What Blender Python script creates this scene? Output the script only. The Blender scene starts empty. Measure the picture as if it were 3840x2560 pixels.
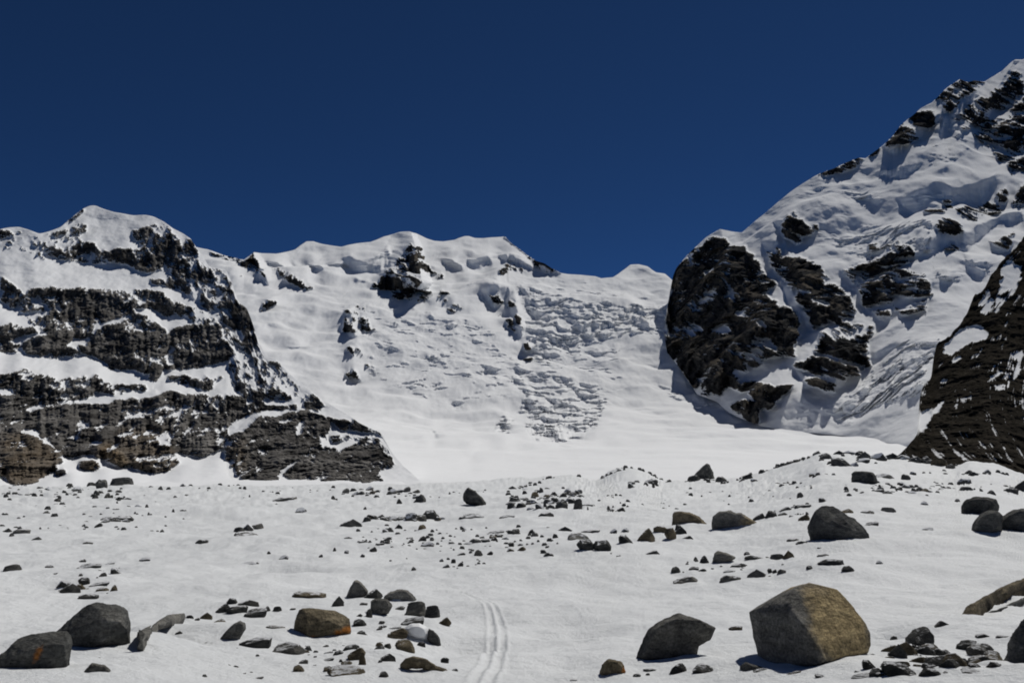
import bpy, bmesh, math, random
import numpy as np
from mathutils import Vector

# ------------------------------------------------------------------ camera, light, exposure
W, H, F, HOR = 1024, 682, 880.0, 455.0          # picture size, focal length in pixels, eye-level row
PITCH = math.atan((HOR - 341.0) / F)
SUN_AZ, SUN_EL = math.radians(42), math.radians(53)   # azimuth from the view direction (+Y) towards +X
SUN_STRENGTH, SKY_STRENGTH, EXPOSURE = 3.3, 0.05, -0.08

scene = bpy.context.scene
C = bpy.context.collection
cam = bpy.data.cameras.new('camera')
cam.sensor_width = 36.0
cam.lens = F / W * 36.0
cam.clip_start, cam.clip_end = 0.1, 60000
cam_ob = bpy.data.objects.new('camera', cam)
cam_ob.rotation_euler = (math.pi / 2 + PITCH, 0, 0)
C.objects.link(cam_ob)
scene.camera = cam_ob

world = bpy.data.worlds.new('World')
scene.world = world
world.use_nodes = True
wn, wl = world.node_tree.nodes, world.node_tree.links
bg = wn['Background']
sky = wn.new('ShaderNodeTexSky')
sky.sky_type = 'NISHITA'
sky.sun_disc = False
sky.sun_elevation = SUN_EL
sky.sun_rotation = SUN_AZ
sky.altitude = 6500
sky.air_density = 0.6
sky.dust_density = 0.0
sky.ozone_density = 10.0
hs = wn.new('ShaderNodeHueSaturation')
hs.inputs['Saturation'].default_value = 1.07
wl.new(sky.outputs[0], hs.inputs['Color'])
wl.new(hs.outputs[0], bg.inputs[0])
bg.inputs[1].default_value = SKY_STRENGTH

sun = bpy.data.lights.new('sun', 'SUN')
sun.energy = SUN_STRENGTH
sun.angle = math.radians(0.5)
sun.color = (1.0, 0.965, 0.91)
sun_ob = bpy.data.objects.new('sun', sun)
sdir = Vector((math.sin(SUN_AZ) * math.cos(SUN_EL), math.cos(SUN_AZ) * math.cos(SUN_EL), math.sin(SUN_EL)))
sun_ob.rotation_euler = sdir.to_track_quat('Z', 'Y').to_euler()
C.objects.link(sun_ob)

scene.view_settings.view_transform = 'Standard'
scene.view_settings.look = 'None'
scene.view_settings.gamma = 1.0
scene.view_settings.use_curve_mapping = False
scene.view_settings.exposure = EXPOSURE
scene.render.engine = 'CYCLES'
scene.cycles.filter_width = 1.9
scene.cycles.max_bounces = 6
scene.cycles.diffuse_bounces = 4

# ------------------------------------------------------------------ numpy noise
_r = np.random.RandomState(7)
_perm = np.concatenate([_r.permutation(256)] * 2).astype(np.int32)
_g = _r.normal(size=(256, 3)).astype(np.float32)
_g /= np.linalg.norm(_g, axis=1)[:, None]

def perlin(x, y, z=0.0, seed=0):
    x, y, z = np.broadcast_arrays(np.asarray(x, np.float32) + seed * 17.31, np.asarray(y, np.float32) - seed * 9.77, np.asarray(z, np.float32) + 0.37 * seed)
    xi, yi, zi = np.floor(x), np.floor(y), np.floor(z)
    xf, yf, zf = x - xi, y - yi, z - zi
    xi, yi, zi = xi.astype(np.int32) & 255, yi.astype(np.int32) & 255, zi.astype(np.int32) & 255
    u, v, w = (t * t * t * (t * (t * 6 - 15) + 10) for t in (xf, yf, zf))
    out = 0
    for dx in (0, 1):
        px_ = _perm[(xi + dx) & 255]
        wx = u if dx else 1 - u
        for dy in (0, 1):
            py_ = _perm[(px_ + yi + dy) & 255]
            wy = v if dy else 1 - v
            for dz in (0, 1):
                gr = _g[_perm[(py_ + zi + dz) & 255]]
                out = out + wx * wy * (w if dz else 1 - w) * (gr[..., 0] * (xf - dx) + gr[..., 1] * (yf - dy) + gr[..., 2] * (zf - dz))
    return out * 1.6

def fbm(x, y, z=0.0, octs=4, gain=0.5, seed=0, ridged=False):
    s, a, f, tot = 0, 1.0, 1.0, 0.0
    for o in range(octs):
        n = perlin(x * f, y * f, z * f, seed + o)
        if ridged:
            n = 1 - 2 * np.abs(n)
        s = s + a * n
        tot += a
        a *= gain
        f *= 2.03
    return s / tot

def sstep(a, b, x):
    t = np.clip((x - a) / (b - a), 0, 1)
    return t * t * (3 - 2 * t)

def boxblur(a, n, axis):
    if n < 1:
        return a
    p = [(0, 0)] * a.ndim
    p[axis] = (n + 1, n)
    c = np.cumsum(np.pad(a.astype(np.float64), p, mode='edge'), axis=axis)
    hi = [slice(None)] * a.ndim
    lo = [slice(None)] * a.ndim
    hi[axis] = slice(2 * n + 1, None)
    lo[axis] = slice(0, -(2 * n + 1))
    return ((c[tuple(hi)] - c[tuple(lo)]) / (2 * n + 1)).astype(np.float32)

def blur(a, n, axis, k=3):
    for _ in range(k):
        a = boxblur(a, n, axis)
    return a

# ------------------------------------------------------------------ bearings: a row and column of the survey picture to a world direction
CROP = {'V': (0, 0, .435374), 'A': (0, 186.667, .145125), 'B': (341.333, 186.667, .145125), 'R': (682.667, 26.667, .145125),
        'S': (640, 213.333, .163265), 'L': (0, 346.667, .145125), 'M': (341.333, 440, .145125), 'N': (682.667, 440, .145125),
        'l': (0, 520, .113379), 'm': (240, 546.667, .124717), 'r': (533.333, 520, .103761), 'g': (720, 546.667, .129252),
        'I': (453.333, 320, .095238), 'J': (880, 240, .146193), 'K': (320, 360, .093526), 'P': (0, 0, 1)}

def cv(c, pts):
    x0, y0, k = CROP[c]
    return [(x0 + p[0] * k, y0 + p[1] * k) for p in pts]

def bearing(px, py):
    X, Y = (px - 512) / F, (341 - py) / F
    dy = math.cos(PITCH) - Y * math.sin(PITCH)
    dz = math.sin(PITCH) + Y * math.cos(PITCH)
    h = np.hypot(X, dy)
    return X / h, dy / h, dz / h          # per metre of horizontal distance

def place(px, py, d):
    bx, by, bz = bearing(px, py)
    return np.stack([bx * d, by * d, bz * d], -1)

def curve(pts, sig):
    """smooth interpolated table over px -700..1724"""
    t = np.arange(-700, 1725, 1.0)
    p = sorted(pts)
    v = np.interp(t, [a for a, b in p], [b for a, b in p]).astype(np.float32)
    v = blur(v, sig, 0) if sig else v
    return lambda x: np.interp(x, t, v)

# ------------------------------------------------------------------ area masks
MX0, MY0, MS = -220, -80, 2.0
MW, MH = int((1240 - MX0) * MS), int((720 - MY0) * MS)

def paint(mask, poly, val):
    P = (np.array(poly, np.float64) - (MX0, MY0)) * MS
    x0, y0 = np.floor(P.min(0)).astype(int)
    x1, y1 = np.ceil(P.max(0)).astype(int) + 1
    x0, y0, x1, y1 = max(x0, 0), max(y0, 0), min(x1, MW), min(y1, MH)
    if x1 <= x0 or y1 <= y0:
        return
    X, Y = np.meshgrid(np.arange(x0, x1) + .5, np.arange(y0, y1) + .5)
    ins = np.zeros(X.shape, bool)
    n = len(P)
    for i in range(n):
        (xa, ya), (xb, yb) = P[i], P[(i + 1) % n]
        if ya == yb:
            continue
        ins ^= ((ya > Y) != (yb > Y)) & (X < (xb - xa) * (Y - ya) / (yb - ya) + xa)
    sub = mask[y0:y1, x0:x1]
    sub[ins] = val

def make_mask(polys, soft=2):
    m = np.zeros((MH, MW), np.float32)
    for c, val, pts in polys:
        paint(m, cv(c, pts), val)
    return blur(blur(m, soft, 0, 2), soft, 1, 2) if soft else m

def sample(m, px, py):
    x = np.clip((px - MX0) * MS - .5, 0, MW - 1.01)
    y = np.clip((py - MY0) * MS - .5, 0, MH - 1.01)
    xi, yi = x.astype(int), y.astype(int)
    fx, fy = x - xi, y - yi
    return (m[yi, xi] * (1 - fx) + m[yi, xi + 1] * fx) * (1 - fy) + (m[yi + 1, xi] * (1 - fx) + m[yi + 1, xi + 1] * fx) * fy

# ------------------------------------------------------------------ mesh from a grid
def grid_mesh(name, V, attrs, mat, smooth=True):
    R, K = V.shape[:2]
    me = bpy.data.meshes.new(name)
    me.vertices.add(R * K)
    me.vertices.foreach_set('co', np.ascontiguousarray(V.reshape(-1), np.float32))
    idx = np.arange(R * K).reshape(R, K)
    q = np.stack([idx[:-1, :-1], idx[:-1, 1:], idx[1:, 1:], idx[1:, :-1]], -1).reshape(-1, 4)
    n = len(q)
    me.loops.add(n * 4)
    me.loops.foreach_set('vertex_index', q.reshape(-1).astype(np.int32))
    me.polygons.add(n)
    me.polygons.foreach_set('loop_start', np.arange(0, n * 4, 4, dtype=np.int32))
    me.polygons.foreach_set('loop_total', np.full(n, 4, np.int32))
    me.polygons.foreach_set('use_smooth', np.full(n, smooth))
    me.update(calc_edges=True)
    for k, a in attrs.items():
        at = me.attributes.new(k, 'FLOAT', 'POINT')
        at.data.foreach_set('value', np.ascontiguousarray(a.reshape(-1), np.float32))
    me.materials.append(mat)
    o = bpy.data.objects.new(name, me)
    C.objects.link(o)
    return o

# ------------------------------------------------------------------ materials
def nodes_of(name):
    m = bpy.data.materials.new(name)
    m.use_nodes = True
    return m, m.node_tree.nodes, m.node_tree.links, m.node_tree.nodes['Principled BSDF']

def noise_node(N, L, scale, detail=6, rough=0.6, vec=None, dist=0.0):
    n = N.new('ShaderNodeTexNoise')
    n.inputs['Scale'].default_value = scale
    n.inputs['Detail'].default_value = detail
    n.inputs['Roughness'].default_value = rough
    n.inputs['Distortion'].default_value = dist
    if vec is not None:
        L.new(vec, n.inputs['Vector'])
    return n

def ramp_node(N, L, src, stops):
    r = N.new('ShaderNodeValToRGB')
    e = r.color_ramp.elements
    while len(e) > 1:
        e.remove(e[0])
    e[0].position, e[0].color = stops[0][0], (*stops[0][1], 1)
    for p, c in stops[1:]:
        x = e.new(p)
        x.color = (*c, 1)
    L.new(src, r.inputs[0])
    return r

def mix_node(N, L, fac, a, b):
    m = N.new('ShaderNodeMix')
    m.data_type = 'RGBA'
    for s, v in ((m.inputs[0], fac), (m.inputs[6], a), (m.inputs[7], b)):
        if isinstance(v, (tuple, float, int)):
            s.default_value = (*v, 1) if isinstance(v, tuple) else v
        else:
            L.new(v, s)
    return m.outputs[2]

def math_node(N, L, op, a, b=None, clamp=False):
    m = N.new('ShaderNodeMath')
    m.operation = op
    m.use_clamp = clamp
    for s, v in ((m.inputs[0], a), (m.inputs[1], b)):
        if v is None:
            continue
        if isinstance(v, (float, int)):
            s.default_value = v
        else:
            L.new(v, s)
    return m.outputs[0]

def terrain_mat(name, snow, rock_stops, brown, cell, bump_dist):
    """snow and bare rock by the mesh's 'rock' attribute; cell = metres of the rock's patchiness"""
    m, N, L, P = nodes_of(name)
    geo = N.new('ShaderNodeNewGeometry')
    at = N.new('ShaderNodeAttribute'); at.attribute_name = 'rock'
    tn = N.new('ShaderNodeAttribute'); tn.attribute_name = 'tint'
    n1 = noise_node(N, L, 1 / cell, 8, .65, geo.outputs['Position'])
    n2 = noise_node(N, L, 5 / cell, 6, .7, geo.outputs['Position'])
    rc = ramp_node(N, L, n1.outputs['Fac'], rock_stops).outputs[0]
    rc = mix_node(N, L, tn.outputs['Fac'], rc, brown)
    dk = N.new('ShaderNodeMapRange')
    dk.inputs[1].default_value, dk.inputs[2].default_value, dk.inputs[3].default_value, dk.inputs[4].default_value = .32, .68, .35, 1.7
    L.new(n2.outputs['Fac'], dk.inputs[0])
    dark = dk.outputs[0]
    cc = N.new('ShaderNodeMix'); cc.data_type = 'RGBA'; cc.blend_type = 'MULTIPLY'; cc.inputs[0].default_value = 1
    L.new(rc, cc.inputs[6]); L.new(dark, cc.inputs[7])
    f = math_node(N, L, 'MULTIPLY_ADD', n2.outputs['Fac'], 0.7)
    L.new(at.outputs['Fac'], f.node.inputs[2])
    mr = N.new('ShaderNodeMapRange'); mr.interpolation_type = 'SMOOTHSTEP'
    mr.inputs[1].default_value, mr.inputs[2].default_value = 0.7, 1.0
    L.new(f, mr.inputs[0])
    L.new(mix_node(N, L, mr.outputs[0], snow, cc.outputs[2]), P.inputs['Base Color'])
    P.inputs['Roughness'].default_value = 0.8
    P.inputs['Specular IOR Level'].default_value = 0.0
    b = N.new('ShaderNodeBump')
    b.inputs['Strength'].default_value = 0.6
    b.inputs['Distance'].default_value = bump_dist
    hm = math_node(N, L, 'MULTIPLY', n2.outputs['Fac'], math_node(N, L, 'MAXIMUM', mr.outputs[0], .3))
    L.new(hm, b.inputs['Height'])
    L.new(b.outputs[0], P.inputs['Normal'])
    return m

# ------------------------------------------------------------------ mountain surfaces
def mountain(name, pxs, top, bot, rows, depth, rock_polys, ice_polys, fall_polys, mat, streak, cellm,
             rough_amp, rock_amp, fall_cell, fall_amp, steep_k=0.85, wide=26, ribs=(), tint_polys=(), pull=None, spk=.26, yk=.5, fall_d=0.0, thin=0.0, warp=1.0, crag=0.0, back=0.7, seed=0, mound=(0, 1)):
    px = pxs[None, :]
    t = np.linspace(0, 1, rows)[:, None]
    yb, yt = bot(pxs)[None, :], top(pxs)[None, :]
    PY = yb + (yt - yb) * t
    PX = np.broadcast_to(px, PY.shape)
    D = depth(PX, PY, t)
    base = place(PX, PY, D)
    x, y, z = base[..., 0], base[..., 1], base[..., 2]
    # warp the mapped outlines so that edges are ragged
    wx = fbm(x / cellm, z / cellm, y / cellm * .3, 5, .68, seed + 1) * 4.5 * warp
    wy = fbm(x / cellm, z / cellm, y / cellm * .3, 5, .68, seed + 5) * 3.5 * warp
    Fm = sample(make_mask(rock_polys), PX + wx, PY + wy)
    a, l1, l2 = streak
    ca, sa = math.cos(a), math.sin(a)
    u, v = x * ca + z * sa, -x * sa + z * ca
    n = fbm(u / l1, v / l2, y / l1 * yk, 6, .78, seed + 9)
    n = n / n.std() + .7 * fbm(x / (cellm * 1.5), z / (cellm * 1.5), y / (cellm * 2), 3, .5, seed + 10) / .2
    rock = sstep(-.11, .11, Fm - .5 + spk * n * sstep(.03, .3, Fm) - .75 * (Fm < .03))
    rock = np.maximum(rock, thin * sstep(.3, .6, Fm))
    ice = sample(make_mask(ice_polys, 3), PX + wx * .5, PY + wy * .5) if ice_polys else 0 * rock
    dens = sample(make_mask(fall_polys, 5), PX + wx, PY + wy) if fall_polys else 0 * rock
    wq = fall_cell * 1.5 * fbm(x / (fall_cell * 5), y / (fall_cell * 5), 0, 2, .5, seed + 12)
    fn = fbm((x + .35 * y) / (fall_cell * 2.1), (y + wq) / (fall_cell * 1.0), 0, 4, .55, seed + 13)
    th = .40 - .52 * dens
    fall = sstep(th - .06, th + .1, fn) * (dens > .04)
    gD = np.maximum(np.gradient(D, axis=0), 0.02)
    dl = 0
    for S, wd, kk in ((blur(np.maximum(rock * .85, ice), 1, 0, 1), wide, steep_k), (fall, 14, 3.0)):
        dev = -np.clip((S - blur(S, wd, 0, 2)) * kk, -2.0, 1.3) * gD
        q = np.cumsum(dev, axis=0)
        q -= blur(q, wd * 2, 0, 2)
        dl = dl + q
    keep = np.clip(blur(blur(rock + fall + ice, 2, 0, 1), 2, 1, 1) * 1.3, 0, 1)
    dl = blur(dl, 1, 1, 1) * keep + blur(blur(dl, 7, 1, 2), 4, 0, 2) * (1 - keep)
    D2 = D + dl
    for c, pts, wl_, wr_, hh in ribs:      # buttress ribs that stand out of the face: asymmetric wedges along a line
        pp = np.array(cv(c, pts))
        best = np.full(PX.shape, 1e9); side = np.zeros(PX.shape)
        for (ax, ay), (bx, by) in zip(pp[:-1], pp[1:]):
            ex, ey = bx - ax, by - ay
            q = np.clip(((PX - ax) * ex + (PY - ay) * ey) / (ex * ex + ey * ey), 0, 1)
            dx, dy = PX - (ax + q * ex), PY - (ay + q * ey)
            dd = np.hypot(dx, dy)
            s = np.where(ex * dy - ey * dx > 0, 1, -1) * (1 if ey > 0 else -1)   # + = left of a line going down
            m_ = dd < best
            best = np.where(m_, dd, best); side = np.where(m_, s, side)
        q = (PY - pp[0, 1]) / (pp[-1, 1] - pp[0, 1])
        q = (.4 + .6 * np.clip(q, 0, 1)) * sstep(1.35, .6, q + .25 * fbm(x / cellm * .7, z / cellm * .7, 0, 3, .5, seed + 4))
        best = best + 3 * fbm(x / cellm, z / cellm, y / cellm, 4, .6, seed + 3)
        wdt = np.where(side > 0, wl_, wr_) * q
        D2 = D2 - hh * q * np.clip(1 - best / wdt, 0, 1)
    if pull is not None:
        D2 = D2 + pull(PX, PY, t)
    D2 = D2 + rough_amp * fbm(x / (cellm * 2), z / (cellm * 2), y / (cellm * 4), 5, .5, seed + 21)
    if fall_d:
        D2 = D2 - fall_d * dens * (1.3 * fbm(x / (fall_cell * 1.5), z / (fall_cell * .8), y / (fall_cell * 3), 4, .6, seed + 51) + 1.1 * fall)
    D2 = D2 + rough_amp * .05 * fbm(x / (cellm * .35), z / (cellm * .35), y / (cellm * .7), 4, .6, seed + 23)
    D2 = D2 - rock * rock_amp * (fbm(u / l1 * 1.7, v / l2 * .9, y / l1, 4, .6, seed + 25, True) - .3)
    D2 = D2 - rock * rock_amp * .8 * fbm(x / cellm * 3.1, z / cellm * .9, y / cellm, 4, .65, seed + 33, True)
    D2 = D2 - rock * rock_amp * .35 * fbm(u / cellm * 7, v / cellm * 10, y / cellm * 2, 4, .7, seed + 37)
    D2 = D2 - blur(blur(rock, 2, 0, 1), 2, 1, 1) * crag * (fbm(u / (cellm * 2.6), v / (cellm * 1.1), y / (cellm * 2), 3, .45, seed + 45, True) + .4 * np.abs(fbm(x / cellm, z / (cellm * 4), y / cellm, 3, .5, seed + 47)))
    V = place(PX, PY, D2)
    fade = sstep(0, .06, t) * sstep(1.0, .94, t) + .25 * (t > .5)
    V[..., 2] += fall_amp * dens * fbm(x / fall_cell, y / fall_cell, 0, 3, .5, seed + 29) * fade
    fade = fade * (.15 + .85 * sstep(600, 1500, D))
    V[..., 2] += mound[0] * .3 * fbm(x / (mound[1] * .3), y / (mound[1] * .3), 0, 2, .5, seed + 43) * fade
    V[..., 2] += mound[0] * fbm(x / mound[1], y / mound[1], 0, 3, .45, seed + 41) * fade
    # the far side of the ridge
    bx, by, _ = bearing(pxs, yt[0])
    kk = []
    d0, z0 = D2[-1], V[-1, :, 2]
    for j, st in enumerate((.012, .03, .07, .15, .3, .55)):
        dd = d0 * (1 + st)
        zz = z0 - d0 * st * back * (0.5 + .5 * min(1, j / 2))
        kk.append(np.stack([bx * dd, by * dd, np.maximum(zz, -400)], -1))
    V = np.concatenate([V, np.stack(kk)], 0)
    ex = np.zeros((6, len(pxs)), np.float32)
    tint = sample(make_mask(tint_polys, 8), PX + wx, PY + wy) if tint_polys else 0 * rock
    o = grid_mesh(name, V, {'rock': np.concatenate([rock, ex]), 'tint': np.concatenate([tint, ex])}, mat)
    o['kind'] = 'structure'
    return o

# ------------------------------------------------------------------ the snowfield in the foreground
_yt = np.arange(440, 3400, 1.0)
_dp = [(440, 430), (476, 385), (485, 350), (490, 262), (500, 152), (510, 108), (520, 82), (540, 56), (560, 43), (580, 34), (600, 27), (620, 21.5),
       (640, 17), (660, 13.6), (682, 10.8), (720, 7.8), (800, 5.0), (1000, 2.8), (1500, 1.6), (3400, .7)]
_dl = np.interp(_yt, [a for a, b in _dp], np.log([b for a, b in _dp]))
_dl = blur(_dl.astype(np.float32), 4, 0, 3)
crest = curve([(-700, 496), (-200, 490), (0, 486), (200, 485), (400, 483), (560, 476), (573, 475), (598, 480), (608, 471), (618, 467.5), (634, 466.5), (645, 470), (660, 479), (690, 481), (738, 478),
               (764, 471), (799, 460), (820, 452), (850, 454), (880, 457), (915, 460), (950, 466), (971, 461), (995, 463), (1012, 469), (1030, 476), (1100, 484), (1300, 500), (1724, 520)], 3)
_cs = curve([(a, float(crest(a))) for a in range(-700, 1724, 4)], 45)

def ground_d(px, py):
    k = np.exp(-np.clip(py - 470, 0, 400) / 22.0)
    c = crest(px) * k + _cs(px) * (1 - k)
    ye = np.where(py < 682, 485 + (py - c) * (682 - 485) / (682 - c), py)
    return np.exp(np.interp(ye, _yt, _dl))

TRACKS = [[(1840, 1110), (1900, 1020), (1950, 960), (1990, 870), (2010, 780), (2020, 690), (2020, 600), (2005, 520), (1960, 455), (1890, 400), (1780, 350), (1620, 320), (1450, 295), (1280, 285), (1150, 275)],
          [(1960, 1110), (2000, 1030), (2050, 940), (2085, 850), (2100, 760), (2110, 670), (2100, 590), (2070, 530), (2010, 470), (1940, 410), (1830, 365), (1650, 338), (1450, 308), (1300, 297)],
          [(1140, 270), (1240, 215), (1330, 130), (1400, 70)]]
_tw = []
for k, t_ in enumerate(TRACKS):
    p = np.array(cv('m', t_))
    q = place(p[:, 0], p[:, 1], ground_d(p[:, 0], p[:, 1]))[:, :2]
    s = np.concatenate([[0], np.cumsum(np.hypot(*np.diff(q, axis=0).T))])
    si = np.linspace(0, s[-1], 90)
    q = np.stack([blur(np.interp(si, s, q[:, i]).astype(np.float32), 2, 0, 2) for i in (0, 1)], -1)
    _tw.append((q, .06 if k < 2 else .1, .021 if k < 2 else .008))

# soft drifts and hollows in the snow: picture bearing, radii in metres, height
DRIFTS = [('V', 860, 1450, 2.4, 1.7, .2), ('V', 260, 1510, 1.6, 1.3, .3), ('V', 1060, 1470, .8, 1.4, -.18), ('V', 1900, 1290, 4, 2, .25), ('V', 2150, 1260, 5, 3, -.35), ('V', 620, 1250, 6, 3, .4), ('V', 1500, 1330, 4, 2, -.3), ('V', 1340, 1440, 1.6, 1.0, -.22), ('V', 1250, 1420, 1.0, .7, -.14), ('V', 1225, 1500, .8, .8, .13), ('V', 1290, 1510, .5, .9, -.12),
          ('V', 2005, 1455, .75, .55, -.34), ('V', 1990, 1500, 1.2, .5, .10), ('V', 900, 1520, .9, .8, .16), ('V', 370, 1460, 1.4, 1.2, .22), ('V', 560, 1470, 1.6, 1.1, .18),
          ('V', 640, 1305, 2.2, 1.4, -.35), ('V', 360, 1340, 2.0, 1.4, -.2), ('V', 180, 1340, 4, 2.4, .3), ('V', 1650, 1500, .9, .6, .12), 
          ('V', 960, 1440, 1.2, .8, .2), ('V', 1300, 1160, 8, 9, .9), ('V', 1450, 1095, 14, 14, 1.6), ('V', 1800, 1325, 3, 1.5, .2), ('V', 480, 1180, 12, 10, .8)]
_dr = []
for c, a, b, rx, ry, hh in DRIFTS:
    (p,) = cv(c, [(a, b)])
    _dr.append((*place(p[0], p[1], ground_d(p[0], p[1]))[:2], rx, ry, hh))

def ground_bump(x, y):
    d = np.hypot(x, y)
    far = sstep(30, 160, d)
    z = (.08 * fbm(x / 1.1, y / 1.6, 0, 3, .5, 3) + .36 * fbm(x / 4.2, y / 5.2, 0, 3, .5, 4)) * sstep(3, 12, d) * (1 + far)
    z = z + +.03 * fbm(x / .9, y / .22, 0, 2, .5, 8) * sstep(8, 14, d) * (1 - sstep(50, 90, d))      # wind ripples
    z = z + .75 * far * fbm(x / 26, y / 40, 0, 3, .5, 6) + .3 * far * fbm(x / 7, y / 6, 0, 3, .5, 11)
    for gx, gy, rx, ry, hh in _dr:
        z = z + hh * np.exp(-((x - gx) / rx) ** 2 - ((y - gy) / ry) ** 2)
    return z

def track_bump(x, y):
    z = np.zeros(np.shape(x))
    for q, w, dep in _tw:
        lo, hi = q.min(0) - 1, q.max(0) + 1
        m = (x > lo[0]) & (x < hi[0]) & (y > lo[1]) & (y < hi[1])
        if not np.any(m):
            continue
        xx, yy = x[m], y[m]
        best = np.full(xx.shape, 1e9)
        for (ax, ay), (bx, by) in zip(q[:-1], q[1:]):
            ex, ey = bx - ax, by - ay
            t = np.clip(((xx - ax) * ex + (yy - ay) * ey) / (ex * ex + ey * ey + 1e-9), 0, 1)
            best = np.minimum(best, np.hypot(xx - ax - t * ex, yy - ay - t * ey))
        z[m] += (.7 + 1.5 * fbm(xx * 1.9, yy * 1.9, 0, 4, .7, 51)) * -dep * np.exp(-(best / w) ** 4) + .6 * dep * (1 + 1.5 * fbm(xx * 5, yy * 5, 0, 2, .6, 52)) * np.exp(-((best - w * 1.75) / (w * .6)) ** 2)
    return z

def ground_pos(px, py):
    """point of the snow surface in the direction of a picture position (px, py may be arrays)"""
    p = place(px, py, ground_d(np.asarray(px, float), np.asarray(py, float)))
    p[..., 2] += ground_bump(p[..., 0], p[..., 1])
    return p

def ground_hit(px, py):
    """point of the finished snow surface (drifts included) seen at a picture position, and its distance"""
    r = float(py)
    for _ in range(10):
        p = ground_pos(px, r)
        f = p[1] * math.cos(PITCH) + p[2] * math.sin(PITCH)
        row = 341 - F * (-p[1] * math.sin(PITCH) + p[2] * math.cos(PITCH)) / f
        r = max(r + (py - row) * .7, float(crest(px)))
    return p, float(ground_d(px, r))

BANKS = []      # low collars of drifted snow round the bigger stones: x, y, radius, height
def bank_bump(x, y):
    z = np.zeros(np.shape(x))
    for bx, by, r, hh in BANKS:
        m = (np.abs(x - bx) < 2.5 * r) & (np.abs(y - by) < 2.5 * r)
        if m.any():
            q = np.hypot(x[m] - bx, y[m] - by) / r
            z[m] = np.maximum(z[m], hh * np.exp(-q ** 2.5) * (1 + .8 * fbm(x[m] / r * 1.6, y[m] / r * 1.6, 0, 2, .5, 77)))
    return z

def build_ground():
    pxs = np.concatenate([np.linspace(-700, -45, 90), np.arange(-40, 1065, .85), np.linspace(1070, 1724, 90)])
    rows = np.concatenate([np.linspace(0, 1, 380) * 1.0, 1 + np.linspace(.004, .12, 30), 1.13 + (np.linspace(0, 1, 26) ** 2) * 12])
    c = crest(pxs)[None, :]
    PY = np.where(rows[:, None] <= 1, c + (700 - c) * rows[:, None] ** .9, 700 + (rows[:, None] - 1) * 200)
    PX = np.broadcast_to(pxs[None, :], PY.shape)
    V = ground_pos(PX, PY)
    V[..., 2] += track_bump(V[..., 0], V[..., 1]) + bank_bump(V[..., 0], V[..., 1])
    V = V[::-1]
    top = V[-1]
    bx, by, _ = bearing(pxs, crest(pxs))
    d0 = np.hypot(top[:, 0], top[:, 1])
    ext = [np.stack([bx * (d0 + s), by * (d0 + s), top[:, 2] - .13 * s - .0002 * s * s], -1) for s in (2, 6, 14, 30, 60, 120, 240)]
    V = np.concatenate([V, np.stack(ext)], 0)
    m, N, L, P = nodes_of('trodden_snow')
    geo = N.new('ShaderNodeNewGeometry')
    n1 = noise_node(N, L, .12, 5, .6, geo.outputs['Position'])
    n2 = noise_node(N, L, 9, 6, .7, geo.outputs['Position'])
    L.new(ramp_node(N, L, n1.outputs['Fac'], [(.3, (.65, .67, .68)), (.7, (.74, .76, .77))]).outputs[0], P.inputs['Base Color'])
    P.inputs['Roughness'].default_value = .7
    P.inputs['Specular IOR Level'].default_value = .2
    n3 = noise_node(N, L, 2.2, 5, .6, geo.outputs['Position'])
    b = N.new('ShaderNodeBump'); b.inputs['Strength'].default_value = .6; b.inputs['Distance'].default_value = .09
    L.new(math_node(N, L, 'MULTIPLY_ADD', n3.outputs['Fac'], 1.6), b.inputs['Height'])
    L.new(n2.outputs['Fac'], b.inputs['Height'].links[0].from_node.inputs[2]); L.new(b.outputs[0], P.inputs['Normal'])
    o = grid_mesh('snow_field', V, {}, m)
    o['kind'] = 'structure'
    return o

# ------------------------------------------------------------------ mountains
SNOW = (.80, .815, .83)
GREY = [(.36, (.046, .044, .042)), (.5, (.096, .092, .087)), (.64, (.17, .163, .154))]
DARK = [(.36, (.018, .019, .021)), (.5, (.038, .038, .038)), (.64, (.10, .088, .072))]
rock_near = terrain_mat('snowy_grey_rock', SNOW, GREY, (.16, .115, .065), 22, 1.2)
rock_mid = terrain_mat('snowy_dark_rock', SNOW, DARK, (.13, .10, .08), 45, 3.0)
rock_far = terrain_mat('snowy_far_rock', SNOW, DARK, (.13, .10, .08), 60, 3.0)
rubble = terrain_mat('moraine_rubble', SNOW, [(.36, (.015, .014, .012)), (.5, (.024, .0215, .018)), (.64, (.036, .032, .026))], (.1, .08, .05), 9, .8)

# left mountain
top_l = curve(cv('A', [(-1600, 420), (-900, 360), (-300, 330), (0, 290), (60, 278), (130, 275), (200, 295), (270, 322), (340, 305), (420, 275), (470, 230), (510, 195), (570, 150), (620, 128), (660, 128),
    (700, 148), (780, 172), (860, 185), (920, 196), (1000, 192), (1060, 205), (1130, 240), (1190, 285), (1260, 320), (1320, 360), (1340, 400), (1400, 480), (1440, 552), (1560, 572), (1610, 690), (1640, 795), (1700, 830),
    (1745, 950), (1785, 1075), (1840, 1165), (1900, 1185), (1990, 1280), (2100, 1375), (2230, 1470), (2330, 1530), (2420, 1580), (2466, 1620), (2540, 1655), (2620, 1690), (2665, 1765), (2700, 1830), (2770, 1912), (2860, 1990), (2960, 2085), (3300, 2150)]), 1)
_sl = curve([(a, float(top_l(a))) for a in range(-700, 1724, 4)], 9)
bot_l = curve([(-700, 490), (1724, 490)], 0)
def depth_l(px, py, t):
    yt = np.minimum(_sl(px), 484)
    t = np.clip((490 - py) / (490 - yt), 0, 1.6)
    dr = 430 + 680 * np.clip((488 - yt) / 283, 0, 1.2) ** .9
    return 420 + (dr - 420) * t ** .8
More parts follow.
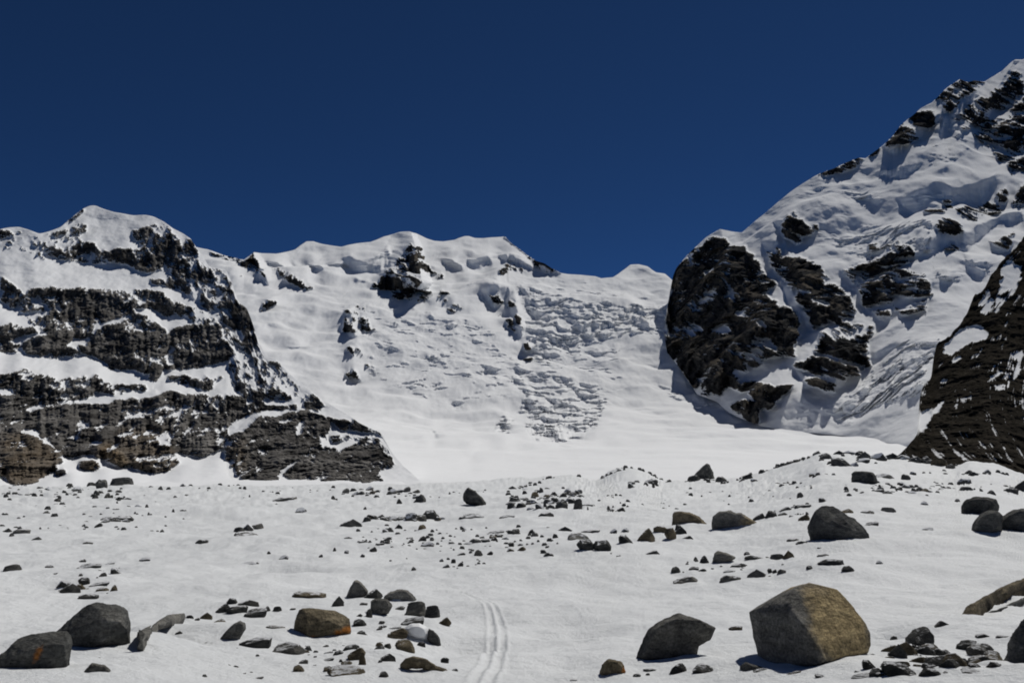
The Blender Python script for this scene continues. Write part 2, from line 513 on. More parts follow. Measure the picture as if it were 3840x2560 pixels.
LEFT = [
 ('A', .28, [(80, 330), (260, 340), (560, 260), (620, 290), (560, 380), (740, 520), (650, 540), (430, 500), (330, 500), (150, 450), (0, 420)]),
 ('A', .4, [(0, 600), (170, 740), (330, 850), (200, 920), (180, 870), (100, 830), (40, 830), (0, 800)]),
 ('A', .4, [(1180, 790), (1400, 840), (1560, 980), (1780, 1090), (1860, 1180), (1640, 1120), (1560, 1060), (1480, 960), (1240, 900)]),
 ('A', .4, [(1600, 1180), (1820, 1190), (2000, 1320), (2220, 1470), (1700, 1470), (1620, 1380), (1560, 1260)]),
 ('A', .9, [(-300, 320), (0, 300), (60, 300), (110, 310), (70, 330), (20, 370), (0, 385), (-300, 420)]),
 ('A', .5, [(100, 295), (190, 310), (250, 340), (200, 330), (120, 315)]),
 ('A', .7, [(510, 260), (580, 262), (620, 290), (580, 300)]),
 ('A', .75, [(470, 225), (560, 160), (600, 135), (560, 182), (490, 238)]),
 ('A', .6, [(910, 310), (1060, 250), (1130, 250), (1200, 310), (1250, 380), (1130, 390), (1060, 420), (950, 400), (930, 350)]),
 ('A', .56, [(1260, 350), (1330, 370), (1360, 440), (1400, 520), (1440, 560), (1560, 570), (1610, 680), (1560, 760), (1480, 760), (1370, 740), (1320, 640), (1290, 520)]),
 ('A', .95, [(540, 375), (640, 380), (660, 430), (740, 450), (790, 420), (870, 425), (930, 420), (1000, 400), (1060, 420), (1130, 380), (1200, 350), (1250, 400), (1260, 480), (1300, 540), (1310, 640), (1325, 750), (1260, 720), (1160, 680), (1060, 660), (1010, 630), (1080, 610), (1150, 640), (1180, 590), (1100, 560), (1020, 590), (960, 580), (870, 530), (770, 510), (700, 480), (640, 440), (600, 460), (500, 420)]),
 ('A', .85, [(1370, 740), (1480, 700), (1560, 650), (1610, 700), (1640, 800), (1700, 830), (1750, 960), (1785, 1075), (1700, 1040), (1600, 980), (1500, 900), (1400, 830)]),
 ('A', .82, [(170, 750), (210, 700), (330, 690), (420, 710), (560, 690), (640, 710), (760, 700), (900, 720), (1000, 700), (1120, 730), (1180, 780), (1250, 800), (1230, 860), (1150, 890), (1080, 850), (960, 840), (900, 880), (800, 900), (700, 930), (650, 960), (640, 1020), (560, 1040), (450, 1020), (400, 960), (350, 900), (330, 820), (270, 770)]),
 ('A', 1.0, [(340, 700), (560, 700), (760, 710), (860, 760), (800, 860), (660, 930), (560, 960), (450, 840)]),
 ('A', .85, [(180, 900), (330, 880), (420, 960), (500, 1050), (450, 1080), (560, 1150), (530, 1180), (400, 1190), (300, 1170), (180, 1150), (140, 1100), (220, 1040), (330, 1020)]),
 ('A', .75, [(-300, 980), (0, 960), (100, 940), (250, 960), (270, 1000), (150, 1030), (60, 1060), (0, 1050), (-300, 1050)]),
 ('A', .55, [(0, 1050), (130, 1090), (120, 1140), (0, 1140)]),
 ('A', .85, [(50, 790), (110, 780), (110, 830), (50, 825)]),
 ('A', 1.05, [(610, 1060), (640, 1010), (740, 950), (840, 930), (920, 880), (1000, 880), (1080, 930), (1160, 1000), (1280, 950), (1320, 940), (1470, 950), (1520, 1000), (1560, 1070), (1620, 1150), (1580, 1190), (1490, 1220), (1400, 1240), (1250, 1250), (1130, 1250), (1110, 1300), (1060, 1350), (1020, 1320), (1040, 1280), (900, 1260), (780, 1270), (740, 1220), (640, 1170), (550, 1120), (530, 1080), (600, 1100)]),
 ('A', .1, [(1000, 1150), (1090, 1190), (1080, 1205), (990, 1165)]), ('A', .1, [(1140, 1160), (1200, 1210), (1190, 1225), (1130, 1175)]),
 ('A', .2, [(940, 975), (1090, 975), (1130, 1010), (1080, 1000), (950, 990)]), ('A', .05, [(1080, 900), (1130, 960), (1180, 1010), (1150, 1010), (1070, 920)]),
 ('A', .75, [(1640, 1120), (1720, 1130), (1800, 1200), (1790, 1220), (1700, 1190)]), ('A', .75, [(1840, 1190), (1900, 1200), (1990, 1290), (1970, 1310), (1880, 1240)]),
 ('L', .85, [(-300, 160), (20, 180), (150, 150), (310, 190), (430, 210), (560, 190), (690, 190), (720, 230), (800, 240), (900, 260), (1000, 250), (1010, 290), (900, 320), (780, 330), (680, 300), (600, 350), (420, 390), (250, 400), (170, 420), (120, 330), (60, 290), (-300, 250)]),
 ('L', .92, [(1140, 210), (1250, 190), (1340, 220), (1420, 210), (1550, 205), (1480, 240), (1460, 290), (1380, 280), (1230, 240)]),
 ('L', .88, [(1610, 250), (1690, 240), (1710, 290), (1640, 310)]), ('L', .92, [(1820, 290), (1880, 260), (1980, 320), (1960, 340), (1840, 310)]),
 ('L', 1.0, [(-300, 330), (0, 330), (120, 340), (160, 420), (220, 430), (350, 390), (500, 380), (620, 400), (700, 400), (820, 360), (920, 350), (1060, 350), (1150, 300), (1260, 330), (1400, 320), (1560, 330), (1690, 350), (1680, 430), (1620, 520), (1570, 600), (1550, 680), (1480, 730), (1390, 760), (1300, 740), (1220, 740), (1230, 800), (1160, 850), (1060, 870), (960, 850), (880, 810), (800, 790), (720, 740), (600, 740), (470, 770), (420, 740), (330, 680), (280, 600), (230, 560), (160, 560), (130, 600), (60, 620), (-300, 600)]),
 ('L', .0, [(590, 390), (690, 290), (710, 330), (840, 330), (700, 400)]), ('L', .05, [(180, 430), (280, 400), (430, 375), (520, 365), (420, 395), (300, 415), (200, 445)]),
 ('L', .2, [(940, 340), (1000, 360), (860, 500), (790, 560), (840, 500), (900, 420)]), ('L', .45, [(880, 420), (1000, 420), (960, 480), (880, 500)]),
 ('L', .25, [(520, 530), (600, 500), (620, 560), (540, 560)]), ('L', .2, [(1090, 640), (1140, 590), (1190, 620), (1180, 680), (1090, 690)]), ('L', .3, [(900, 740), (1010, 750), (1020, 780), (910, 770)]),
 ('L', .97, [(-300, 600), (0, 600), (100, 590), (180, 600), (300, 640), (400, 720), (430, 790), (380, 840), (270, 910), (240, 930), (100, 960), (50, 920), (30, 880), (-300, 880)]),
 ('L', .1, [(270, 620), (340, 630), (420, 730), (390, 720), (330, 670)]), ('L', .35, [(60, 850), (150, 810), (180, 830), (70, 880)]),
 ('L', .95, [(380, 860), (440, 830), (450, 880), (380, 900)]),
 ('L', 1.0, [(640, 680), (740, 660), (850, 760), (890, 810), (840, 830), (740, 790), (650, 760)]), ('L', .97, [(540, 800), (620, 780), (700, 820), (650, 860), (570, 860)]),
 ('L', .0, [(620, 670), (660, 645), (720, 660), (680, 680)]),
 ('L', .7, [(1680, 420), (1790, 350), (1830, 400), (1900, 410), (2040, 400), (2060, 430), (1850, 430), (1700, 470), (1640, 510)]), ('L', .85, [(2090, 380), (2200, 370), (2250, 410), (2180, 440), (2100, 420)]),
 ('L', 1.0, [(1560, 600), (1640, 590), (1720, 560), (1800, 480), (1900, 470), (2000, 440), (2100, 430), (2200, 470), (2280, 490), (2270, 550), (2250, 630), (2190, 660), (2100, 740), (2000, 800), (1940, 850), (1920, 920), (1850, 945), (1740, 935), (1650, 900), (1600, 830), (1550, 760)]),
 ('L', .05, [(2060, 520), (2110, 510), (2060, 600), (2030, 590)]), ('L', .15, [(1900, 500), (2020, 480), (2030, 510), (1930, 530)]),
 ('V', .85, [(650, 1092), (690, 1055), (730, 1020), (790, 1032), (830, 1010), (870, 1030), (900, 1050), (908, 1066), (870, 1078), (880, 1100), (850, 1114), (760, 1117), (690, 1112)]),
 ('V', .8, [(760, 960), (810, 970), (820, 945), (850, 965), (890, 975), (893, 998), (860, 995), (820, 990), (780, 985)]), ('V', .5, [(720, 1000), (800, 1000), (860, 1000), (900, 1040), (820, 1010), (760, 1020)]),
]
LTINT = [('L', .75, [(640, 700), (740, 660), (860, 750), (900, 820), (800, 830)]), ('L', .6, [(540, 790), (700, 800), (700, 870), (540, 870)]), ('L', .35, [(0, 600), (250, 600), (440, 760), (300, 960), (0, 960)]),
         ('L', .3, [(800, 560), (1160, 560), (1240, 860), (900, 870)]), ('L', .25, [(1560, 650), (1700, 640), (1700, 860), (1600, 850)])]
mountain('left_mountain', np.arange(-160, 440, .72), top_l, bot_l, 430, depth_l, LEFT, [], [], rock_near, (math.radians(-48), 13, 4.5), 24, 14, 5.5, 30, 0,
         steep_k=1.7, wide=32, crag=11, spk=.33, ribs=[('A', [(1325, 365), (1310, 560), (1330, 760)], 6, 26, 14), ('A', [(1060, 930), (1090, 1150), (1060, 1350)], 24, 16, 12), ('L', [(1080, 330), (1100, 480), (1200, 740)], 20, 12, 12),
         ('L', [(560, 400), (740, 680), (880, 820)], 24, 14, 10), ('L', [(1780, 470), (1640, 640), (1640, 880)], 14, 30, 14)], tint_polys=LTINT, seed=2, mound=(2.0, 30))

# central ice wall and glacier
_bp = [(505, 330), (495, 370), (485, 420), (470, 580), (455, 800), (440, 1040), (420, 1330), (400, 1475), (380, 1590), (355, 1720), (327, 1890), (300, 2090), (280, 2260), (262, 2440), (240, 2680), (220, 2880), (60, 4600)]
_by = np.arange(20, 560, 1.0)
_bd = np.interp(_by, [a for a, b in _bp[::-1]], [b for a, b in _bp[::-1]])
_bd = blur(_bd.astype(np.float32), 5, 0, 3)
def depth_c(px, py, t=None):
    return np.interp(py, _by, _bd)
top_c = curve([(-400, 240), (100, 245), (185, 248)] + cv('A', [(1355, 412), (1430, 428), (1500, 452), (1560, 472), (1600, 480), (1650, 495), (1680, 500), (1710, 475), (1750, 447), (1800, 452), (1900, 455), (2030, 425), (2110, 378), (2160, 378), (2220, 395)])
    + cv('B', [(0, 412), (100, 390), (200, 378), (300, 335), (400, 310), (470, 305), (520, 318), (580, 350), (640, 372), (700, 375), (780, 365), (850, 340), (880, 340), (920, 352), (980, 355), (1050, 348), (1130, 340), (1160, 375), (1220, 420),
    (1280, 470), (1340, 508), (1400, 525), (1450, 560), (1510, 590), (1560, 597), (1650, 600), (1750, 608), (1790, 622), (1870, 617), (1930, 580), (1990, 540), (2050, 537), (2110, 550), (2170, 590), (2230, 600), (2280, 640), (2400, 680), (2700, 760)]) + [(900, 300), (1300, 300)], 0)
bot_c = curve([(-700, 500), (1724, 500)], 0)
CROCK_SHADE = [('B', .55, [(470, 375), (515, 440), (545, 560), (560, 640), (480, 690), (300, 700), (220, 720), (300, 590), (400, 480)]), ('B', .7, [(510, 400), (560, 430), (580, 520), (700, 590), (700, 612), (600, 565), (540, 525), (515, 450)]), ('B', .72, [(270, 640), (330, 570), (400, 590), (420, 640), (380, 690), (300, 700), (250, 720)]),  # first patch: rock plus painted shade on the summit pyramid's left face
 ('B', .75, [(190, 700), (230, 640), (240, 680), (200, 715)]), ('B', .5, [(330, 720), (500, 680), (620, 700), (640, 760), (560, 800), (440, 770), (300, 760)]), ('B', .62, [(450, 500), (510, 440), (550, 620), (480, 600), (400, 650), (380, 580)]),
 ('B', .85, [(10, 870), (60, 840), (80, 930), (100, 1030), (60, 1020), (20, 960)]), ('B', .9, [(110, 870), (180, 880), (210, 980), (260, 990), (170, 1010), (130, 960)]), ('B', .45, [(20, 840), (130, 800), (200, 860), (180, 900), (60, 920)]),
 ('B', .6, [(1020, 740), (1110, 735), (1120, 800), (1050, 800)]), ('B', .85, [(1150, 790), (1210, 780), (1200, 830), (1150, 830)]), ('B', .85, [(1080, 860), (1120, 840), (1090, 872)]),
 ('B', .7, [(1130, 890), (1180, 900), (1210, 990), (1160, 1000)]), ('B', .9, [(1190, 860), (1230, 880), (1260, 980), (1230, 980)]), ('B', .8, [(1260, 1040), (1300, 1040), (1320, 1090), (1270, 1080)]), ('B', .8, [(1250, 1160), (1330, 1150), (1300, 1185), (1260, 1180)]),
 ('B', .62, [(1200, 400), (1330, 510), (1420, 520), (1500, 590), (1400, 575), (1330, 535)]), ('B', .7, [(30, 1260), (90, 1250), (140, 1310), (60, 1320)]),
 ('B', .5, [(1080, 580), (1130, 540), (1250, 570), (1300, 580), (1130, 620), (1080, 620)]), ('B', .35, [(680, 680), (840, 830), (760, 860), (660, 790)]),
 ('A', .8, [(1610, 510), (1690, 505), (1740, 450), (1760, 500), (1830, 600), (1840, 640), (1760, 620), (1680, 590), (1640, 550)]), ('A', .6, [(1840, 560), (1960, 590), (2080, 650), (2180, 690), (2100, 690), (1960, 640), (1880, 600)]),
 ('A', .5, [(1640, 600), (1760, 660), (1650, 650)]), ('A', .45, [(1400, 430), (1600, 470), (1690, 500), (1600, 520), (1500, 480)]), ('A', .5, [(1720, 790), (1930, 800), (1880, 830), (1800, 880), (1780, 830)]), ('B', .45, [(0, 1110), (100, 1110), (200, 1190), (220, 1240), (100, 1190)])]
CICE = [('A', 1, [(1820, 510), (1880, 500), (1970, 540), (1960, 560), (1860, 540)]), ('A', 1, [(2100, 490), (2160, 500), (2220, 560), (2230, 590), (2170, 600), (2120, 550)]), ('A', .9, [(1990, 490), (2070, 500), (2100, 540), (2020, 520)]), ('A', .9, [(2230, 520), (2352, 510), (2352, 560), (2280, 570)]),
 ('B', 1, [(0, 480), (60, 470), (130, 500), (240, 470), (320, 410), (350, 440), (330, 540), (250, 600), (160, 600), (80, 590), (0, 560)]), ('B', 1, [(690, 490), (770, 485), (830, 540), (845, 575), (770, 570), (720, 530)]),
 ('B', .9, [(860, 500), (960, 470), (1030, 460), (1040, 540), (960, 570), (880, 560)]), ('B', 1, [(1070, 460), (1180, 480), (1290, 530), (1380, 590), (1250, 560), (1130, 520)]), 
 ('B', 1, [(955, 720), (1060, 690), (1165, 710), (1140, 790), (1060, 840), (1000, 810)]), ('B', .9, [(60, 640), (200, 640), (180, 670), (90, 665)]), ('B', .8, [(1990, 560), (2100, 590), (2210, 620), (2180, 600), (2090, 570)]), ('B', .8, [(900, 630), (1150, 640), (1180, 655), (1000, 650)]),
 ('K', .3, [(1320, 990), (1500, 970), (1690, 940), (1690, 960), (1640, 1040), (1560, 1040), (1500, 1000)]), ('K', .25, [(1860, 975), (1960, 990), (2140, 1020), (1960, 1025)]), ('K', .9, [(280, 60), (360, 60), (450, 190), (360, 200)]), ('K', .7, [(1170, 710), (1210, 700), (1240, 800), (1320, 870), (1220, 810)]),
 ('I', .8, [(140, 990), (210, 990), (200, 1012), (140, 1012)]), ('A', .8, [(1980, 1080), (2110, 1070), (2060, 1100), (2000, 1100)]), ('A', .8, [(1760, 960), (1940, 930), (1900, 960), (1790, 970)]), ('K', .6, [(800, 1320), (1000, 1240), (1140, 1260), (960, 1300)])]
CFALL = [('B', .3, [(0, 780), (300, 780), (700, 860), (1060, 960), (1180, 1240), (1160, 1460), (700, 1500), (200, 1300), (60, 1080)]), ('B', .3, [(1300, 1150), (1900, 1080), (1960, 1300), (1700, 1500), (1400, 1400)]), ('B', .28, [(600, 640), (1900, 650), (2200, 760), (1400, 760), (900, 720)]), ('B', .78, [(1200, 700), (1450, 760), (1700, 800), (2000, 820), (2250, 800), (2250, 900), (2200, 1000), (2000, 1040), (1700, 1040), (1500, 1120), (1400, 1200), (1280, 1120), (1300, 1000), (1260, 860)]),
 ('B', .97, [(1270, 960), (1400, 980), (1640, 940), (1720, 900), (1700, 1000), (1560, 1080), (1420, 1120), (1300, 1100)]),
 ('B', .52, [(280, 880), (700, 900), (950, 920), (1080, 1000), (1060, 1100), (900, 1060), (600, 1000), (350, 1000)]), ('B', .6, [(560, 1150), (750, 1150), (820, 1200), (720, 1250), (560, 1240)]), ('B', .6, [(260, 1060), (360, 1050), (380, 1110), (280, 1120)]),
 ('I', .72, [(640, 940), (760, 820), (600, 690), (600, 600), (700, 480), (900, 540), (1200, 600), (1450, 640), (1500, 760), (1650, 790), (1600, 900), (1550, 1050), (1500, 1150), (1350, 1230), (1250, 1270), (1130, 1310), (1000, 1250), (860, 1280), (780, 1180), (740, 1060), (800, 960)]),
 ('I', .95, [(700, 900), (1150, 800), (1180, 900), (1000, 1000), (950, 1240), (860, 1250), (760, 1050), (800, 950)]), ('I', .8, [(470, 960), (610, 950), (620, 1080), (600, 1170), (540, 1220), (450, 1170)]),
 ('B', .6, [(860, 1280), (1110, 1260), (1120, 1380), (900, 1370)]), ('B', .55, [(400, 1310), (720, 1330), (720, 1400), (480, 1420)]), ('B', .4, [(1400, 690), (1900, 740), (1900, 780), (1600, 780), (1400, 720)]), ('B', .6, [(1740, 720), (1950, 710), (1950, 770), (1760, 790)]),
 ('B', 1.0, [(1930, 820), (2100, 800), (2220, 880), (2200, 1010), (2100, 1060), (1980, 1000)]), ('B', .4, [(30, 780), (240, 790), (240, 810), (60, 810)]), ('B', .55, [(1380, 1080), (1700, 1060), (1960, 1060), (1900, 1130), (1500, 1180)]), ('S', .7, [(20, 560), (130, 600), (150, 760), (60, 780)]), ('S', .6, [(90, 1010), (300, 1080), (560, 1220), (400, 1180), (200, 1120)]),
 ('I', .55, [(520, 330), (740, 320), (1100, 420), (1200, 500), (900, 480), (700, 470), (560, 400)]), ('K', .6, [(1390, 500), (1500, 390), (1610, 380), (1560, 450)]), ('K', .5, [(560, 20), (580, 120), (470, 110)])]
mountain('glacier_headwall', np.concatenate([np.arange(90, 760, .7), np.arange(762, 1240, 3)]), top_c, bot_c, 430, depth_c, CROCK_SHADE, CICE, CFALL, rock_far, (math.radians(-50), 50, 22), 70, 40, 18, 15, 4,
         steep_k=2.1, wide=26, crag=20, fall_d=7, ribs=[('B', [(495, 345), (520, 470), (565, 660)], 56, 12, 340), ('B', [(60, 830), (90, 1030)], 10, 14, 60), ('B', [(1200, 760), (1240, 1000)], 12, 8, 70), ('B', [(1130, 345), (1500, 590)], 5, 10, 60), ('A', [(1750, 450), (1840, 650)], 8, 10, 60)], seed=60, mound=(20, 210))

# right mountain with its dark rock buttress
top_r = curve([(640, 328)] + cv('S', [(145, 702), (160, 610), (172, 540), (188, 460), (202, 385), (222, 338), (290, 258), (350, 200), (400, 150), (490, 95), (560, 105), (620, 112)]) + cv('R', [(410, 1410), (520, 1320), (640, 1220), (780, 1110), (900, 1030), (940, 1008), (1040, 970), (1130, 935),
    (1210, 905), (1260, 910), (1340, 850), (1390, 810), (1440, 760), (1500, 680), (1560, 630), (1640, 560), (1720, 520), (1800, 440), (1850, 400), (1910, 362), (1960, 380), (2010, 370), (2080, 380), (2130, 350), (2200, 310), (2260, 250), (2290, 225), (2340, 225), (2400, 200), (2600, 60), (2900, -80), (3300, -100)]), 0)
bot_r = curve([(640, 329)] + cv('S', [(145, 706), (165, 850), (200, 890), (270, 985), (350, 1105), (470, 1150), (540, 1215), (640, 1262), (740, 1300), (900, 1330), (1100, 1345), (1350, 1370), (1600, 1420), (1800, 1450), (2400, 1460)]) + [(1300, 455)], 0)
_bs = curve([(a, float(bot_r(a))) for a in range(640, 1300, 2)], 8)
_sr = curve([(a, float(top_r(a))) for a in range(640, 1300, 2)], 12)
_rd = curve([(640, 1960), (660, 1980), (676, 2050), (690, 2060), (715, 2020), (745, 2000), (790, 2050), (850, 2160), (920, 2300), (1024, 2700), (1180, 3100)], 8)
def depth_r(px, py, t):
    db = depth_c(px, _bs(px)) * .992
    dr = np.maximum(_rd(px), db + 8)
    t = np.clip((_bs(px) - py) / np.maximum(_bs(px) - _sr(px), 60), 0, 1.5)
    return db + (dr - db) * (t ** 1.25)
RROCK = [('S', .3, [(760, 240), (900, 200), (1060, 300), (1300, 500), (1380, 640), (1240, 740), (1060, 700), (900, 420)]), ('S', .33, [(1240, 360), (1400, 300), (1560, 500), (1500, 650), (1380, 520)]), ('R', .3, [(1850, 600), (2200, 400), (2352, 500), (2352, 900), (2200, 950), (2000, 720)]), 
 ('S', 1.1, [(150, 700), (165, 580), (185, 480), (200, 390), (225, 335), (300, 262), (350, 205), (430, 150), (520, 130), (560, 200), (640, 220), (740, 310), (800, 370), (830, 420), (780, 450), (860, 520), (930, 600), (980, 680), (960, 760), (950, 860), (880, 850), (800, 870), (720, 930), (640, 970), (560, 970), (560, 1000), (700, 1030), (820, 1060), (930, 1050), (920, 1100), (860, 1130), (800, 1210), (730, 1200), (720, 1280), (640, 1250), (540, 1190), (600, 1170), (720, 1140), (640, 1110), (540, 1070), (480, 1120), (400, 1120), (350, 1100), (270, 980), (200, 885), (150, 840)]),
 ('S', 0, [(430, 690), (480, 670), (560, 710), (540, 730), (430, 735)]), ('S', .1, [(330, 655), (385, 670), (370, 690)]), ('S', .05, [(380, 320), (460, 350), (430, 390), (390, 370)]), ('S', .1, [(580, 540), (650, 570), (640, 600), (590, 580)]),
 ('S', .05, [(760, 460), (830, 480), (895, 545), (850, 540), (790, 490)]), ('S', 0, [(640, 990), (760, 920), (830, 930), (880, 1000), (850, 1060), (740, 1030)]), ('S', .1, [(560, 962), (645, 965), (630, 1000), (555, 992)]), ('S', .1, [(275, 935), (350, 855), (345, 875)]), ('S', .1, [(360, 955), (445, 915), (440, 925)]),
 ('S', 0, [(520, 1080), (640, 1080), (720, 1130), (620, 1160), (540, 1180), (600, 1130)]), ('S', .35, [(490, 390), (560, 450), (610, 540), (560, 510)]), ('S', .4, [(600, 600), (700, 640), (780, 720), (760, 740), (660, 660)]), ('S', .3, [(630, 710), (680, 720), (660, 735)]), ('S', .2, [(700, 580), (800, 590), (820, 620), (730, 620)]), ('S', .3, [(280, 250), (320, 260), (310, 320), (280, 310)]), ('S', .3, [(720, 770), (800, 780), (900, 850), (820, 830)]), ('S', .2, [(200, 750), (240, 790), (230, 800)]),
 ('S', 1.0, [(790, 260), (850, 210), (900, 240), (960, 240), (1010, 270), (1060, 330), (1120, 380), (1120, 420), (1170, 470), (1220, 500), (1290, 520), (1250, 560), (1180, 590), (1120, 640), (1060, 690), (1030, 640), (1040, 580), (980, 540), (960, 480), (910, 420), (920, 380), (850, 370), (820, 330)]),
 ('S', .35, [(960, 460), (1060, 470), (1050, 490), (990, 490)]), ('S', .3, [(1060, 500), (1180, 530), (1160, 560), (1050, 530)]),
 ('S', 1.05, [(1060, 800), (1120, 710), (1180, 710), (1240, 740), (1300, 720), (1370, 690), (1400, 640), (1430, 650), (1400, 740), (1390, 830), (1410, 890), (1350, 950), (1250, 1000), (1150, 990), (1050, 990), (1000, 960), (930, 920), (940, 880), (1000, 880)]), ('S', .05, [(1080, 825), (1200, 868), (1320, 885), (1260, 905), (1150, 880)]),
 ('S', .95, [(1000, 1030), (1100, 1010), (1200, 1030), (1180, 1070), (1110, 1085), (1040, 1060)]), ('S', .95, [(1370, 510), (1450, 540), (1530, 570), (1530, 610), (1480, 640), (1410, 600), (1380, 570)]),
 ('S', .5, [(1390, 200), (1650, 170), (1700, 300), (1800, 460), (1720, 560), (1560, 480), (1420, 380)]), ('S', .85, [(1480, 330), (1560, 340), (1650, 330), (1660, 380), (1580, 390)]), ('S', .9, [(1350, 440), (1420, 440), (1500, 490), (1560, 520), (1640, 510), (1720, 580), (1650, 600), (1560, 570), (1450, 510)]), ('S', .8, [(1360, 360), (1480, 450), (1420, 440), (1340, 390)]), ('S', .75, [(1560, 180), (1640, 190), (1630, 290), (1580, 260)]),
 ('S', .75, [(1640, 520), (1760, 540), (1780, 600), (1700, 590)]),
 ('R', .9, [(700, 1340), (760, 1310), (800, 1330), (860, 1400), (920, 1380), (940, 1400), (830, 1450), (800, 1480), (730, 1480), (690, 1420)]), ('R', .9, [(925, 1015), (1040, 965), (1200, 905), (1260, 925), (1200, 970), (1100, 990), (1000, 1005)]), ('R', .85, [(1275, 895), (1360, 835), (1345, 875)]),
 ('R', .97, [(1390, 815), (1450, 745), (1500, 670), (1560, 690), (1640, 750), (1600, 780), (1520, 800), (1430, 825)]), ('R', .9, [(1560, 625), (1640, 565), (1700, 570), (1740, 620), (1700, 680), (1620, 680)]), ('R', .97, [(1720, 515), (1800, 435), (1850, 395), (1910, 357), (2010, 365), (2090, 385), (2020, 430), (1970, 480), (1880, 530), (1810, 560), (1770, 500)]), ('R', .25, [(1860, 440), (1940, 430), (1900, 500), (1840, 500)]),
 ('R', .75, [(1890, 720), (1950, 670), (2060, 570), (2120, 490), (2150, 420), (2180, 470), (2120, 560), (2050, 640), (1960, 690), (1910, 725)]), ('R', .85, [(2200, 400), (2260, 320), (2310, 310), (2352, 350), (2352, 430), (2290, 470), (2200, 440), (2130, 480)]),
 ('R', .85, [(2250, 560), (2352, 470), (2600, 400), (2600, 560), (2352, 560), (2290, 590)]), ('R', .85, [(2160, 690), (2230, 640), (2300, 660), (2352, 620), (2600, 600), (2600, 760), (2352, 740), (2290, 830), (2200, 810), (2280, 740), (2220, 700)]), ('R', .95, [(2240, 950), (2352, 880), (2600, 860), (2600, 1010), (2352, 1010), (2280, 1040)]),
 ('R', .95, [(2260, 1180), (2310, 1120), (2352, 1090), (2600, 1060), (2600, 1220), (2352, 1200), (2300, 1200)]), ('R', .95, [(2160, 1110), (2240, 1100), (2250, 1150), (2190, 1160)]), ('R', .65, [(1650, 1280), (1770, 1250), (1830, 1220), (1800, 1180), (1760, 1165), (1820, 1160), (1870, 1220), (1790, 1280)]),
 ('R', .8, [(1890, 1220), (2050, 1170), (2160, 1160), (2220, 1190), (2200, 1240), (2100, 1290), (2000, 1340), (1960, 1310), (1900, 1270)]), ('R', .95, [(1740, 1420), (1800, 1340), (1870, 1350), (1930, 1400), (1900, 1440), (1800, 1450)]), ('S', .9, [(1860, 220), (1900, 200), (1950, 210), (1950, 240), (1880, 240)]), ('S', .8, [(2110, 180), (2200, 170), (2230, 160), (2300, 130), (2250, 210), (2180, 200)])]
RICE = [('R', 1, [(1490, 1200), (1620, 1080), (1730, 1030), (1850, 1040), (1910, 1060), (2050, 1040), (2170, 1030), (2150, 1090), (2050, 1150), (1900, 1170), (1760, 1270), (1620, 1280), (1540, 1230)]), ('R', 1, [(1320, 1020), (1500, 960), (1600, 910), (1660, 900), (1600, 970), (1540, 1040), (1440, 1060), (1340, 1030)]), ('R', .9, [(1730, 970), (1830, 930), (1840, 970), (1740, 990)]), ('R', .9, [(1840, 900), (1960, 840), (1980, 860), (1900, 900)]),
 ('R', 1, [(975, 1060), (1040, 1030), (1080, 1045), (1000, 1075)]), ('R', .9, [(880, 1120), (960, 1080), (990, 1100), (910, 1130)]), ('R', .9, [(1410, 830), (1600, 790), (1540, 850), (1430, 905)]), ('R', 1, [(1790, 600), (1900, 540), (2030, 440), (2050, 470), (1960, 620), (1880, 720), (1790, 770), (1770, 720)]), ('R', .9, [(1180, 1200), (1290, 1190), (1400, 1210), (1330, 1250), (1250, 1240)]), ('R', .8, [(1040, 1160), (1130, 1175), (1150, 1215), (1080, 1180)]),
 ('S', 1, [(1650, 280), (1750, 200), (1830, 150), (2000, 110), (2200, 0), (2352, -40), (2352, 60), (2210, 60), (2100, 150), (1990, 240), (1860, 245), (1760, 270)]), ('S', 1, [(850, 390), (920, 430), (980, 560), (1030, 650), (1030, 700), (990, 690), (900, 560), (870, 470)]), ('S', .9, [(740, 190), (880, 180), (800, 220), (760, 240)]), ('S', .9, [(810, 80), (870, 60), (900, 150), (860, 140)]), ('S', .8, [(1200, 355), (1290, 345), (1300, 370), (1230, 385)]), ('S', .9, [(1230, 420), (1350, 470), (1380, 520), (1280, 460)]),
 ('S', .8, [(930, 940), (1000, 980), (1060, 1040), (1040, 1090), (980, 1040)]), ('S', .8, [(1990, 300), (2030, 300), (2140, 390), (2060, 400), (1990, 370)]), ('S', .8, [(1790, 400), (1900, 360), (1970, 350), (1880, 400)]), ('S', .8, [(1400, 830), (1560, 760), (1700, 730), (1560, 800), (1430, 880)])]
RFALL = [('S', .68, [(1150, 140), (1450, 60), (1800, 60), (1780, 280), (1650, 300), (1400, 280), (1200, 200)]), ('S', .5, [(1780, 330), (1990, 330), (2000, 400), (1850, 430)]), ('S', .5, [(1990, 290), (2160, 320), (2150, 400), (2000, 380)]),
 ('S', .8, [(1150, 1190), (1300, 1050), (1500, 850), (1600, 770), (1880, 740), (1850, 800), (1760, 960), (1740, 1100), (1500, 1180), (1350, 1240)]), ('S', .95, [(1500, 900), (1640, 850), (1760, 900), (1720, 1020), (1560, 1060), (1440, 1060)]), ('R', .5, [(1040, 1150), (1200, 1120), (1400, 1200), (1300, 1260), (1150, 1240)]), ('R', .4, [(1640, 800), (1960, 780), (2000, 860), (1700, 960)]), ('S', .6, [(1100, 1180), (1300, 1230), (1300, 1290), (1140, 1230)]), ('S', .5, [(1280, 140), (1400, 170), (1450, 360), (1300, 330), (1220, 220)])]
